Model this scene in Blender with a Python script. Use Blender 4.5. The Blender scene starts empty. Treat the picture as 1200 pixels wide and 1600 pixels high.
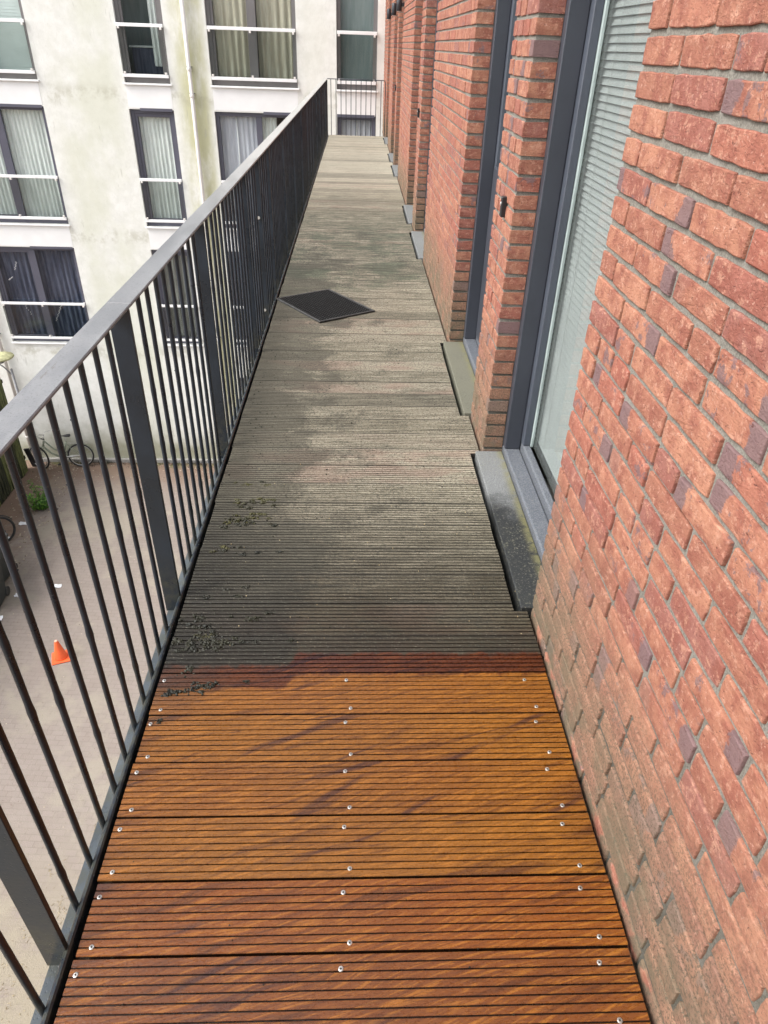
import bpy, math, random
from mathutils import Matrix, Vector
import numpy as np
random.seed(7)
rnd = random.Random(11)
S = bpy.context.scene
COL = S.collection

# ------------------------------------------------------------ camera
cd = bpy.data.cameras.new("camera")
cam = bpy.data.objects.new("camera", cd)
COL.objects.link(cam)
cd.sensor_width = 36.0
cd.sensor_height = 36.0
cd.sensor_fit = 'VERTICAL'
cd.lens = 36.0 * 1072.0 / 1600.0
cd.clip_start = 0.03
cd.clip_end = 1000
RR = np.array([[0.99903313, -0.03252808, 0.02957574],
               [0.00616076, -0.56251152, -0.82676649],
               [0.04352982, 0.82614933, -0.56176725]])
H = 1.51
mw = Matrix.Identity(4)
for i in range(3):
    mw[i][0] = RR[0][i]
    mw[i][1] = -RR[1][i]
    mw[i][2] = -RR[2][i]
mw[2][3] = H
cam.matrix_world = mw
S.camera = cam

# ------------------------------------------------------------ light: bright overcast day
EL, AZ = math.radians(48), math.radians(-107)      # hazy sun on the courtyard side, behind the camera
W = bpy.data.worlds.new("World")
S.world = W
W.use_nodes = True
wn = W.node_tree
for n in list(wn.nodes):
    wn.nodes.remove(n)
sky = wn.nodes.new('ShaderNodeTexSky')
sky.sky_type = 'NISHITA'
sky.sun_disc = False
sky.sun_elevation = EL
sky.sun_rotation = AZ
sky.air_density = 1.0
sky.dust_density = 4.0
sky.ozone_density = 1.0
hs = wn.nodes.new('ShaderNodeHueSaturation')
hs.inputs['Saturation'].default_value = 0.32
bg = wn.nodes.new('ShaderNodeBackground')
bg.inputs['Strength'].default_value = 0.15
wo = wn.nodes.new('ShaderNodeOutputWorld')
wn.links.new(sky.outputs[0], hs.inputs['Color'])
wn.links.new(hs.outputs[0], bg.inputs['Color'])
wn.links.new(bg.outputs[0], wo.inputs['Surface'])
sd = bpy.data.lights.new("sun", 'SUN')
sd.energy = 1.3
sd.angle = math.radians(28)
sd.color = (1.0, 0.98, 0.955)
so = bpy.data.objects.new("sun", sd)
COL.objects.link(so)
sdir = Vector((math.sin(AZ) * math.cos(EL), math.cos(AZ) * math.cos(EL), math.sin(EL))).normalized()
so.rotation_euler = (-sdir).to_track_quat('-Z', 'Y').to_euler()
S.view_settings.view_transform = 'Standard'
S.view_settings.look = 'None'
S.view_settings.gamma = 1.0
S.view_settings.use_curve_mapping = False
S.view_settings.exposure = 1.2


# ------------------------------------------------------------ node helper
class NT:
    def __init__(s, name, rough=0.6, spec=0.5, metal=0.0):
        s.m = bpy.data.materials.new(name)
        s.m.use_nodes = True
        s.t = s.m.node_tree
        s.b = next(n for n in s.t.nodes if n.type == 'BSDF_PRINCIPLED')
        s.out = next(n for n in s.t.nodes if n.type == 'OUTPUT_MATERIAL')
        s.b.inputs['Roughness'].default_value = rough
        s.b.inputs['Specular IOR Level'].default_value = spec
        s.b.inputs['Metallic'].default_value = metal
        s._geo = None

    def set(s, sock, v):
        if isinstance(v, bpy.types.NodeSocket):
            s.t.links.new(v, sock)
        elif isinstance(v, (tuple, list)):
            if len(v) == 3 and len(sock.default_value) == 4:
                v = (*v, 1)
            sock.default_value = v
        else:
            sock.default_value = v

    def pos(s):
        if s._geo is None:
            s._geo = s.t.nodes.new('ShaderNodeNewGeometry')
        return s._geo.outputs['Position']

    def objc(s):
        return s.t.nodes.new('ShaderNodeTexCoord').outputs['Object']

    def rand(s):
        return s.t.nodes.new('ShaderNodeObjectInfo').outputs['Random']

    def map(s, v, scale=(1, 1, 1), rot=(0, 0, 0), loc=(0, 0, 0)):
        n = s.t.nodes.new('ShaderNodeMapping')
        s.set(n.inputs['Vector'], v)
        n.inputs['Scale'].default_value = scale
        n.inputs['Rotation'].default_value = rot
        s.set(n.inputs['Location'], loc)
        return n.outputs[0]

    def rmap(s, v, scale, deg):
        return s.map(s.map(v, (1, 1, 1), (0, 0, math.radians(deg))), scale)

    def vadd(s, a, b):
        n = s.t.nodes.new('ShaderNodeVectorMath')
        n.operation = 'ADD'
        s.set(n.inputs[0], a)
        s.set(n.inputs[1], b)
        return n.outputs[0]

    def xyz(s, v):
        n = s.t.nodes.new('ShaderNodeSeparateXYZ')
        s.set(n.inputs[0], v)
        return n.outputs[0], n.outputs[1], n.outputs[2]

    def comb(s, x=0.0, y=0.0, z=0.0):
        n = s.t.nodes.new('ShaderNodeCombineXYZ')
        s.set(n.inputs[0], x); s.set(n.inputs[1], y); s.set(n.inputs[2], z)
        return n.outputs[0]

    def noise(s, v, scale=5, detail=4, rough=0.55, dist=0.0):
        n = s.t.nodes.new('ShaderNodeTexNoise')
        s.set(n.inputs['Vector'], v)
        n.inputs['Scale'].default_value = scale
        n.inputs['Detail'].default_value = detail
        n.inputs['Roughness'].default_value = rough
        n.inputs['Distortion'].default_value = dist
        return n.outputs['Fac']

    def voro(s, v, scale=5, feature='F1', out='Distance'):
        n = s.t.nodes.new('ShaderNodeTexVoronoi')
        n.feature = feature
        s.set(n.inputs['Vector'], v)
        n.inputs['Scale'].default_value = scale
        return n.outputs[out]

    def ramp(s, f, a, b, lo=0.0, hi=1.0):
        n = s.t.nodes.new('ShaderNodeMapRange')
        n.interpolation_type = 'SMOOTHSTEP'
        s.set(n.inputs['Value'], f)
        n.inputs['From Min'].default_value = a
        n.inputs['From Max'].default_value = b
        n.inputs['To Min'].default_value = lo
        n.inputs['To Max'].default_value = hi
        return n.outputs[0]

    def math(s, op, a, b=0.0, c=0.0):
        n = s.t.nodes.new('ShaderNodeMath')
        n.operation = op
        s.set(n.inputs[0], a); s.set(n.inputs[1], b)
        if op in ('MULTIPLY_ADD',):
            s.set(n.inputs[2], c)
        return n.outputs[0]

    def mul(s, a, b): return s.math('MULTIPLY', a, b)
    def add(s, a, b): return s.math('ADD', a, b)
    def sub(s, a, b): return s.math('SUBTRACT', a, b)

    def mix(s, f, a, b, mode='MIX'):
        n = s.t.nodes.new('ShaderNodeMix')
        n.data_type = 'RGBA'
        n.blend_type = mode
        s.set(n.inputs['Factor'], f)
        s.set(n.inputs['A'] if False else n.inputs[6], a)
        s.set(n.inputs[7], b)
        return n.outputs[2]

    def cramp(s, f, stops):
        n = s.t.nodes.new('ShaderNodeValToRGB')
        s.set(n.inputs[0], f)
        e = n.color_ramp.elements
        while len(e) < len(stops):
            e.new(0.5)
        for i, (p, c) in enumerate(stops):
            e[i].position = p
            e[i].color = (*c, 1)
        return n.outputs[0]

    def bump(s, h, strength=0.3, dist=0.005):
        n = s.t.nodes.new('ShaderNodeBump')
        n.inputs['Strength'].default_value = strength
        n.inputs['Distance'].default_value = dist
        s.set(n.inputs['Height'], h)
        s.t.links.new(n.outputs[0], s.b.inputs['Normal'])
        return n

    def color(s, c): s.set(s.b.inputs['Base Color'], c)
    def rough(s, r): s.set(s.b.inputs['Roughness'], r)


def simple(name, col, rough=0.6, var=0.15, scale=8, spec=0.5, metal=0.0, bump=0.0):
    n = NT(name, rough, spec, metal)
    f = n.noise(n.pos(), scale, 5)
    lo = tuple(c * (1 - var) for c in col)
    hi = tuple(min(1, c * (1 + var)) for c in col)
    n.color(n.mix(n.ramp(f, .3, .7), lo, hi))
    if bump:
        n.bump(n.noise(n.pos(), scale * 12, 3), bump, 0.003)
    return n.m


# ------------------------------------------------------------ materials
def m_deck():
    n = NT("deck_wood", 0.5, 0.5)
    P = n.pos()
    x, y, z = n.xyz(P)
    r = n.rand()
    # freshly cleaned hardwood
    off = n.comb(n.mul(r, 37.0), n.mul(r, 11.0), 0.0)
    Pg = n.vadd(P, off)
    r2 = n.math('FRACT', n.mul(r, 9.77))
    wv = n.noise(n.map(Pg, (1.4, 5, 1)), 1.0, 2)
    Pw = n.vadd(Pg, n.comb(0.0, n.mul(n.sub(wv, .5), .10), 0.0))
    fig = n.noise(n.rmap(Pw, (3.2, 34, 10), -12), 1.0, 6, .7, .7)
    fig2 = n.noise(n.rmap(Pw, (9, 150, 10), -16), 1.0, 5, .7, .4)
    fine = n.noise(n.map(Pg, (16, 520, 60)), 1.0, 4, .7)
    fleck = n.noise(n.map(Pg, (60, 700, 60)), 1.0, 3, .7)
    c1 = n.mix(n.ramp(r, .2, .8), (0.170, 0.050, 0.0070), (0.205, 0.078, 0.0095))
    c1 = n.mix(n.mul(n.ramp(r2, .62, .72), .7), c1, (0.125, 0.038, 0.009))
    c1 = n.mix(n.ramp(n.noise(n.map(P, (1.6, 2.2, 1)), 1.2, 3), .42, .66, 0, .55), c1, (0.140, 0.044, 0.008))
    c1 = n.mix(n.ramp(fig2, .50, .38, 0, .6), c1, (0.340, 0.130, 0.018))
    c1 = n.mix(n.ramp(fig, .53, .66, 0, .68), c1, (0.050, 0.016, 0.006))
    c1 = n.mix(n.ramp(fig2, .54, .68, 0, .60), c1, (0.070, 0.021, 0.006))
    c1 = n.mix(n.ramp(fine, .50, .68, 0, .65), c1, (0.055, 0.018, 0.006))
    c1 = n.mix(n.ramp(fleck, .62, .70, 0, .6), c1, (0.045, 0.016, 0.008))
    blot = n.noise(n.rmap(Pw, (1.5, 15, 3), -22), 1.0, 4, .6, .5)
    c1 = n.mix(n.ramp(blot, .58, .68, 0, .80), c1, (0.045, 0.016, 0.011))
    # grime: every ridge weathers on its own, speckled with dirt and algae
    big = n.noise(n.map(P, (1.6, 2.2, 1)), 1.6, 6, .68, .3)
    spk = n.noise(P, 190, 3, .7)
    spk2 = n.noise(n.map(P, (26, 60, 22)), 3.0, 4, .75)
    rid = n.noise(n.map(P, (3.5, 62, 1)), 1.0, 3, .8, .1)
    brd = n.math('FRACT', n.mul(r, 5.13))
    g = n.mix(n.ramp(brd, .1, .9), (0.205, 0.180, 0.128), (0.305, 0.268, 0.198))
    g = n.mix(n.ramp(rid, .50, .36, 0, .75), g, (0.420, 0.380, 0.285))
    g = n.mix(n.ramp(rid, .52, .66, 0, .7), g, (0.060, 0.055, 0.036))
    g = n.mix(n.ramp(spk2, .51, .60, 0, .8), g, (0.048, 0.044, 0.028))
    g = n.mix(n.ramp(spk, .56, .62, 0, .5), g, (0.50, 0.47, 0.38))
    g = n.mix(n.ramp(n.noise(P, 110, 3, .85), .57, .62, 0, .7), g, (0.045, 0.042, 0.026))
    # green algae and pinkish worn boards in the middle of the gallery
    alg = n.mul(n.ramp(n.noise(P, 2.4, 5, .65), .48, .60), n.mul(n.ramp(y, 4.8, 5.6), n.ramp(y, 8.0, 6.6)))
    g = n.mix(n.mul(alg, .65), g, (0.075, 0.105, 0.065))
    pink = n.mul(n.ramp(brd, .60, .75), n.ramp(n.noise(n.map(P, (2, 5, 1)), 1.7, 3), .42, .62))
    g = n.mix(n.mul(pink, .42), g, (0.26, 0.16, 0.125))
    # darker along the railing and in the middle
    left = n.mul(n.ramp(x, .12, -.46), n.ramp(y, 6.8, 5.2))
    dk = n.ramp(n.add(n.add(n.mul(big, .75), n.mul(spk2, .25)), n.mul(left, .21)), .53, .64)
    g = n.mix(n.mul(dk, .66), g, (0.042, 0.040, 0.028))
    mid = n.mul(n.ramp(y, 4.6, 5.8), n.ramp(y, 9.0, 7.0))
    midn = n.mul(mid, n.ramp(n.add(n.mul(rid, .5), n.mul(spk2, .5)), .42, .56))
    g = n.mix(n.mul(midn, .78), g, (0.036, 0.039, 0.028))
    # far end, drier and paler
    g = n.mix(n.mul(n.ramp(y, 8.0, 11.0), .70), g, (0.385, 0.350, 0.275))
    # board edges darkened so the gaps show; dirt packed beside the railing
    o = n.objc()
    ox, oy, oz = n.xyz(o)
    edge = n.ramp(n.math('MINIMUM', oy, n.sub(.144, oy)), .010, .001)
    g = n.mix(n.mul(edge, .45), g, (0.035, 0.032, 0.022))
    tone = n.math('FRACT', n.mul(r, 13.7))
    g = n.mix(n.mul(n.ramp(tone, .62, .9), .40), g, (0.075, 0.068, 0.050))
    rd = n.mul(n.ramp(n.add(x, n.mul(n.sub(spk2, .5), .25)), -.36, -.52), n.ramp(y, 5.6, 4.6))
    g = n.mix(n.mul(rd, .60), g, (0.040, 0.036, 0.024))
    gritn = n.noise(n.map(P, (1, 1.6, 1)), 75, 3, .9)
    grit = n.mul(n.ramp(gritn, .56, .60), n.ramp(n.noise(P, 5, 4, .7), .40, .58))
    g = n.mix(n.mul(grit, .8), g, (0.022, 0.020, 0.014))
    # wet soaked zone behind the washing front
    wet = n.ramp(n.add(y, n.mul(n.sub(big, .5), 1.1)), 2.55, 1.50)
    gw = n.mix(1.0, g, (0.180, 0.160, 0.125), 'MULTIPLY')
    gw = n.mix(n.ramp(n.noise(P, 150, 2, .8), .62, .67, 0, .55), gw, (0.22, 0.21, 0.16))
    gw = n.mix(n.ramp(spk2, .52, .68, 0, .5), gw, (0.075, 0.075, 0.050))
    g = n.mix(wet, g, gw)
    # washing front
    wob = n.mul(n.sub(n.noise(n.map(P, (14, 9, 1)), 1.6, 6, .8), .5), .085)
    xx = n.ramp(x, -.20, -.16, -.050, .0)
    yy = n.add(n.add(y, wob), n.mul(xx, -1.0))
    dirty = n.ramp(yy, 1.455, 1.475)
    band = n.ramp(yy, 1.375, 1.392)
    c1b = n.mix(1.0, c1, (0.42, 0.30, 0.42), 'MULTIPLY')
    c = n.mix(band, c1, c1b)
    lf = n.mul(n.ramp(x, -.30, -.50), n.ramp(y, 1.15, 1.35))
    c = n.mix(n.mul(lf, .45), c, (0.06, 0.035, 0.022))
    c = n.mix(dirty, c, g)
    # near black down in the grooves
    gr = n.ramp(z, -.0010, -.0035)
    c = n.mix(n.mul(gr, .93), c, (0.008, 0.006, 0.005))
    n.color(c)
    ro = n.mix(dirty, n.mix(n.ramp(spk2, .3, .7), (.20,) * 3, (.42,) * 3), n.mix(wet, (.8,) * 3, (.5,) * 3))
    n.rough(ro)
    hgt = n.add(n.add(n.mul(fine, .5), n.mul(spk, .6)), n.mul(n.mul(spk2, dirty), 1.2))
    n.bump(hgt, .5, .002)
    return n.m


def m_brick():
    n = NT("red_brick", 0.85, 0.25)
    P = n.pos()
    x, y, z = n.xyz(P)
    r = n.rand()
    o = n.objc()
    off = n.comb(n.mul(r, 53.0), n.mul(r, 17.0), n.mul(r, 29.0))
    Q = n.vadd(P, off)
    base = n.cramp(n.math('FRACT', n.mul(r, 7.31)), [(0, (0.30, 0.115, 0.070)), (.3, (0.38, 0.155, 0.092)), (.6, (0.42, 0.185, 0.110)), (.8, (0.33, 0.105, 0.068)), (1, (0.25, 0.105, 0.085))])
    base = n.mix(n.ramp(n.noise(Q, 22, 4, .6), .38, .66, 0, .8), base, (0.23, 0.066, 0.042))
    base = n.mix(n.ramp(n.noise(n.map(Q, (30, 30, 34)), 1.4, 6, .75), .52, .64, 0, .7), base, (0.50, 0.25, 0.165))
    base = n.mix(n.ramp(n.noise(Q, 130, 4, .75), .54, .66, 0, .5), base, (0.24, 0.070, 0.045))
    base = n.mix(n.ramp(n.noise(n.vadd(Q, (5, 5, 5)), 95, 4, .75), .58, .68, 0, .5), base, (0.60, 0.36, 0.27))
    # grey violet kiln flashing on some bricks
    ox, oy, oz = n.xyz(o)
    w = n.noise(Q, 14, 5, .7, .4)
    en = n.ramp(n.add(n.mul(oy, n.math('SIGN', n.sub(n.math('FRACT', n.mul(r, 11.3)), .5))), n.mul(n.sub(w, .5), .09)), .050, .056)
    pt = n.ramp(n.noise(n.vadd(Q, (3, 3, 3)), 17, 5, .7), .57, .61)
    kf = n.mul(n.math('MAXIMUM', en, n.mul(pt, .9)), n.ramp(n.math('FRACT', n.mul(r, 3.7)), .58, .66))
    base = n.mix(n.mul(kf, .88), base, (0.160, 0.100, 0.102))
    # torn cracks
    cr = n.noise(n.map(Q, (70, 70, 130)), 1.2, 4, .7, 1.0)
    base = n.mix(n.ramp(cr, .60, .68, 0, .85), base, (0.085, 0.020, 0.013))
    pit = n.voro(Q, 120)
    pm = n.mul(n.ramp(pit, .16, .08), n.ramp(n.noise(P, 60, 2), .5, .6))
    base = n.mix(n.mul(pm, .8), base, (0.06, 0.02, 0.015))
    # pale sandy splash zone near the deck
    spl = n.add(z, n.mul(n.sub(n.noise(P, 3.2, 4), .5), .45))
    clean = n.mul(n.mul(n.ramp(z, .018, .012), n.ramp(y, 1.66, 1.60)), n.ramp(n.noise(P, 14, 3), .48, .58))
    g = n.mul(n.ramp(spl, .60, .14), n.sub(1.0, clean))
    sp = n.noise(P, 170, 3, .75)
    base = n.mix(n.mul(g, .56), base, (0.265, 0.175, 0.108))
    base = n.mix(n.mul(g, n.ramp(sp, .51, .57, 0, .8)), base, (0.070, 0.052, 0.030))
    low = n.mul(n.ramp(spl, .34, .06), n.ramp(n.noise(P, 9, 4), .38, .6))
    base = n.mix(n.mul(n.mul(low, n.sub(1.0, clean)), .70), base, (0.115, 0.100, 0.060))
    base = n.mix(.07, base, (0.26, 0.22, 0.20))
    base = n.mix(1.0, base, (0.96, 1.0, 1.03), 'MULTIPLY')
    n.color(base)
    n.rough(.82)
    h = n.add(n.mul(n.noise(Q, 34, 5, .7), 1.0), n.add(n.mul(cr, -1.1), n.mul(sp, .5)))
    n.bump(h, .9, .0036)
    return n.m


def m_mortar():
    n = NT("mortar", 0.95, 0.15)
    P = n.pos()
    x, y, z = n.xyz(P)
    a = n.noise(P, 240, 4, .7)
    b = n.noise(P, 7, 4)
    c = n.mix(n.ramp(a, .3, .7), (0.135, 0.130, 0.110), (0.265, 0.250, 0.218))
    c = n.mix(n.ramp(b, .5, .7, 0, .5), c, (0.27, 0.26, 0.235))
    g = n.ramp(n.add(z, n.mul(n.sub(b, .5), .5)), .7, .15)
    c = n.mix(n.mul(g, .6), c, (0.030, 0.030, 0.020))
    n.color(c)
    n.bump(a, .8, .004)
    return n.m


def m_steel(name, col, wear=.5):
    n = NT(name, 0.42, 0.5)
    P = n.pos()
    x, y, z = n.xyz(P)
    drops = n.voro(n.map(P, (1, 1, .8)), 150)
    dm = n.mul(n.ramp(drops, .30, .20), n.ramp(n.noise(P, 24, 3), .46, .58))
    b = n.noise(P, 6, 5, .6)
    c = n.mix(n.ramp(b, .3, .7), tuple(v * .75 for v in col), tuple(v * 1.3 for v in col))
    c = n.mix(n.mul(dm, .5 * wear), c, (0.010, 0.011, 0.012))
    drt = n.mul(n.ramp(n.noise(P, 70, 4, .7), .60, .70), n.ramp(n.noise(P, 3.5, 3), .5, .65))
    c = n.mix(n.mul(drt, .45 * wear), c, (0.16, 0.15, 0.11))
    low = n.mul(n.ramp(z, .22, -.02), n.ramp(n.noise(P, 30, 4, .7), .40, .62))
    c = n.mix(n.mul(low, .5), c, (0.062, 0.062, 0.040))
    n.color(c)
    n.rough(n.ramp(b, .3, .7, .24, .42))
    n.bump(n.add(n.mul(dm, -1.0), n.mul(n.noise(P, 90, 3), .6)), .25, .002)
    return n.m


def m_handrail():
    n = NT("handrail_sky_sheen", 0.45, 0.5)
    P = n.pos()
    x, y, z = n.xyz(P)
    b = n.noise(n.map(P, (3, 1, 1)), 5, 5, .65)
    c = n.mix(n.ramp(b, .3, .7), (0.135, 0.140, 0.148), (0.215, 0.219, 0.224))  # paler than the other steel: sky reflection painted into the colour
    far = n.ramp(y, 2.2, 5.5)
    c = n.mix(n.mul(far, .62), c, (0.55, 0.54, 0.50))  # more of the painted sky reflection towards the far end
    sp = n.noise(P, 260, 3, .75)
    c = n.mix(n.ramp(sp, .56, .66, 0, .5), c, (0.035, 0.035, 0.035))
    br = n.mul(n.ramp(n.noise(n.map(P, (30, 7, 10)), 2, 4, .7), .60, .68), n.ramp(n.noise(P, 5, 2), .48, .6))
    c = n.mix(n.mul(br, .55), c, (0.075, 0.05, 0.032))
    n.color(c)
    n.rough(n.ramp(b, .3, .7, .32, .50))
    n.bump(sp, .25, .001)
    return n.m


def m_facade():
    n = NT("white_render", 0.9, 0.2)
    P = n.pos()
    x, y, z = n.xyz(P)
    big = n.noise(n.map(P, (1, 1, .7)), .9, 5, .6)
    mid = n.noise(P, 4.2, 6, .68)
    fine = n.noise(n.map(P, (1, 1, .35)), 38, 4, .7)
    c = n.mix(n.ramp(mid, .3, .7), (0.69, 0.69, 0.645), (0.79, 0.79, 0.755))
    # broad yellow green soiling on the piers between the window columns
    pier = n.math('MAXIMUM', n.mul(n.ramp(x, -6.75, -6.3), n.ramp(x, -4.9, -5.3)),
                  n.mul(n.ramp(x, -1.4, -1.0), n.mul(n.ramp(x, -.4, -.7), .35)))
    soil = n.mul(pier, n.ramp(big, .34, .62))
    c = n.mix(n.mul(soil, .6), c, (0.60, 0.61, 0.49))
    pp = n.mul(n.ramp(x, -3.98, -3.62), n.ramp(x, -3.08, -3.30))
    pw = n.mul(pp, n.ramp(n.noise(n.map(P, (1.6, 1, .55)), 1.7, 5, .65), .25, .60))
    c = n.mix(n.mul(pw, .85), c, (0.46, 0.455, 0.26))
    zz = n.math('ABSOLUTE', n.sub(n.math('FRACT', n.math('DIVIDE', n.sub(z, .45 - 28.9), 2.89)), .5))
    fl = n.mul(n.ramp(zz, .40, .49), n.ramp(n.noise(P, 2.3, 5, .65), .46, .62))
    c = n.mix(n.mul(fl, .5), c, (0.40, 0.385, 0.29))
    st = n.mul(n.ramp(n.noise(n.map(P, (9, 1, 1.2)), 2.0, 4, .6), .60, .70), n.ramp(n.noise(P, 1.3, 3), .50, .62))
    c = n.mix(n.mul(st, .35), c, (0.34, 0.33, 0.28))
    cr = n.mul(n.ramp(n.noise(n.map(P, (26, 1, 3.2)), 1.0, 5, .8), .64, .70), n.ramp(n.noise(P, 1.9, 4), .46, .60))
    c = n.mix(n.mul(cr, .5), c, (0.30, 0.29, 0.25))
    lo = n.ramp(n.add(z, n.mul(n.sub(n.noise(P, 1.7, 5), .5), 1.3)), -7.3, -8.4)
    c = n.mix(n.mul(lo, .72), c, (0.235, 0.235, 0.135))
    c = n.mix(n.ramp(fine, .58, .72, 0, .22), c, (0.42, 0.41, 0.36))
    n.color(c)
    n.bump(n.add(fine, mid), .35, .006)
    return n.m


def m_ground():
    n = NT("court_paving", 0.92, 0.2)
    P = n.pos()
    x, y, z = n.xyz(P)
    bt = n.t.nodes.new('ShaderNodeTexBrick')
    n.set(bt.inputs['Vector'], n.map(P, (1, 1, 1), (0, 0, math.radians(4))))
    bt.inputs['Scale'].default_value = 1.0
    bt.inputs['Brick Width'].default_value = .20
    bt.inputs['Row Height'].default_value = .10
    bt.inputs['Mortar Size'].default_value = .007
    bt.inputs['Color1'].default_value = (0.225, 0.185, 0.162, 1)
    bt.inputs['Color2'].default_value = (0.250, 0.210, 0.188, 1)
    bt.inputs['Mortar'].default_value = (0.185, 0.155, 0.125, 1)
    c = bt.outputs[0]
    a = n.noise(P, .55, 5, .6, .4)
    b = n.noise(P, 3.1, 5, .65)
    f = n.noise(P, 55, 4, .7)
    c = n.mix(n.ramp(b, .3, .7, .25, .7), c, (0.255, 0.220, 0.197))
    sand = n.ramp(n.add(a, n.mul(n.sub(b, .5), .5)), .50, .64)
    c = n.mix(n.mul(sand, .55), c, (0.295, 0.265, 0.21))
    s2 = n.mul(n.ramp(y, 7.0, 3.5), n.ramp(b, .25, .55))
    c = n.mix(n.mul(s2, .8), c, (0.275, 0.24, 0.175))
    # brown soil along fence and facade
    edge = n.math('MAXIMUM', n.ramp(n.add(x, n.mul(n.sub(b, .5), 1.6)), -7.7, -8.7), n.ramp(n.add(y, n.mul(n.sub(b, .5), 1.6)), 15.4, 17.2))
    c = n.mix(n.mul(edge, .72), c, (0.20, 0.125, 0.085))
    gr = n.mul(n.ramp(n.add(y, n.mul(n.sub(b, .5), .8)), 16.9, 17.35), n.ramp(n.noise(P, 2.2, 3), .42, .6))
    c = n.mix(n.mul(gr, .7), c, (0.09, 0.11, 0.035))
    c = n.mix(n.ramp(f, .60, .72, 0, .35), c, (0.55, 0.51, 0.44))
    c = n.mix(n.ramp(n.noise(P, 17, 4, .7), .62, .70, 0, .5), c, (0.15, 0.105, 0.07))
    n.color(c)
    n.bump(n.add(f, b), .4, .02)
    return n.m


def m_glass(name, tint=(0.955, 0.975, 0.97), refl=1.0, veil=0.0, veilcol=(.5, .55, .55)):
    m = bpy.data.materials.new(name)
    m.use_nodes = True
    t = m.node_tree
    for nn in list(t.nodes):
        t.nodes.remove(nn)
    out = t.nodes.new('ShaderNodeOutputMaterial')
    tr = t.nodes.new('ShaderNodeBsdfTransparent')
    tr.inputs[0].default_value = (*tint, 1)
    gl = t.nodes.new('ShaderNodeBsdfGlossy')
    gl.inputs['Roughness'].default_value = 0.015
    fr = t.nodes.new('ShaderNodeFresnel')
    fr.inputs[0].default_value = 1.5
    mu = t.nodes.new('ShaderNodeMath')
    mu.operation = 'MULTIPLY'
    mu.inputs[1].default_value = refl
    mx = t.nodes.new('ShaderNodeMixShader')
    t.links.new(fr.outputs[0], mu.inputs[0])
    gb = t.nodes.new('ShaderNodeNewGeometry')
    inv = t.nodes.new('ShaderNodeMath')
    inv.operation = 'SUBTRACT'
    inv.inputs[0].default_value = 1.0
    t.links.new(gb.outputs['Backfacing'], inv.inputs[1])
    m3 = t.nodes.new('ShaderNodeMath')
    m3.operation = 'MULTIPLY'
    t.links.new(mu.outputs[0], m3.inputs[0])
    t.links.new(inv.outputs[0], m3.inputs[1])
    t.links.new(m3.outputs[0], mx.inputs[0])
    src = tr.outputs[0]
    if veil:
        df = t.nodes.new('ShaderNodeBsdfDiffuse')
        df.inputs[0].default_value = (*veilcol, 1)
        m2 = t.nodes.new('ShaderNodeMixShader')
        geo = t.nodes.new('ShaderNodeNewGeometry')
        nz = t.nodes.new('ShaderNodeTexNoise')
        nz.inputs['Scale'].default_value = 300
        nz.inputs['Detail'].default_value = 2
        t.links.new(geo.outputs['Position'], nz.inputs['Vector'])
        mr = t.nodes.new('ShaderNodeMapRange')
        mr.inputs['From Min'].default_value = .45
        mr.inputs['From Max'].default_value = .65
        mr.inputs['To Min'].default_value = veil * .4
        mr.inputs['To Max'].default_value = veil * 1.6
        t.links.new(nz.outputs['Fac'], mr.inputs['Value'])
        t.links.new(mr.outputs[0], m2.inputs[0])
        t.links.new(tr.outputs[0], m2.inputs[1])
        t.links.new(df.outputs[0], m2.inputs[2])
        src = m2.outputs[0]
    t.links.new(src, mx.inputs[1])
    t.links.new(gl.outputs[0], mx.inputs[2])
    t.links.new(mx.outputs[0], out.inputs[0])
    return m


def m_stone(name, c1, c2, moss=.5, rough=.6, wet=True):
    n = NT(name, rough, .4)
    P = n.pos()
    x, y, z = n.xyz(P)
    f = n.noise(P, 210, 4, .75)
    b = n.noise(P, 5, 5, .65)
    f2 = n.noise(P, 120, 4, .8)
    c = n.mix(n.ramp(f, .42, .58), c1, c2)
    if wet:
        # near slab: soaked by the washing; second slab: green film; farther ones dry
        w = n.ramp(n.add(y, n.mul(n.sub(b, .5), .7)), 2.42, 2.15)
        cw = n.mix(n.ramp(f2, .56, .64, 0, .55), tuple(v * .22 for v in c1), (0.22, 0.215, 0.17))
        g = n.mul(n.ramp(n.add(y, n.mul(n.sub(b, .5), .3)), 2.9, 3.1), n.ramp(y, 4.3, 4.1))
        cg = n.mix(n.ramp(f2, .50, .62, 0, .6), (0.155, 0.152, 0.115), (0.060, 0.058, 0.040))
        c = n.mix(g, c, cg)
        c = n.mix(w, c, cw)
        ed = n.mul(n.ramp(x, .625, .66), n.ramp(n.noise(P, 22, 4, .7), .35, .55))
        c = n.mix(n.mul(ed, moss), c, (0.17, 0.16, 0.075))
        n.rough(n.ramp(w, 0, 1, rough, .38))
    ms = n.mul(n.ramp(f2, .54, .62), n.ramp(n.noise(P, 3.3, 3), .42, .58))
    c = n.mix(n.mul(ms, moss * .6), c, (0.24, 0.23, 0.15))
    n.color(c)
    n.bump(f, .5, .003)
    return n.m


def m_slats():
    n = NT("fence_slat", .85, .2)
    P = n.pos()
    r = n.rand()
    f = n.noise(n.map(P, (8, 8, .8)), 3, 5, .65)
    c = n.mix(n.ramp(f, .35, .65), (0.020, 0.024, 0.018), (0.065, 0.068, 0.040))
    c = n.mix(n.mul(n.ramp(r, .6, .8), n.ramp(f, .3, .55)), c, (0.14, 0.155, 0.065))
    n.color(c)
    n.bump(f, .5, .004)
    return n.m


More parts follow.
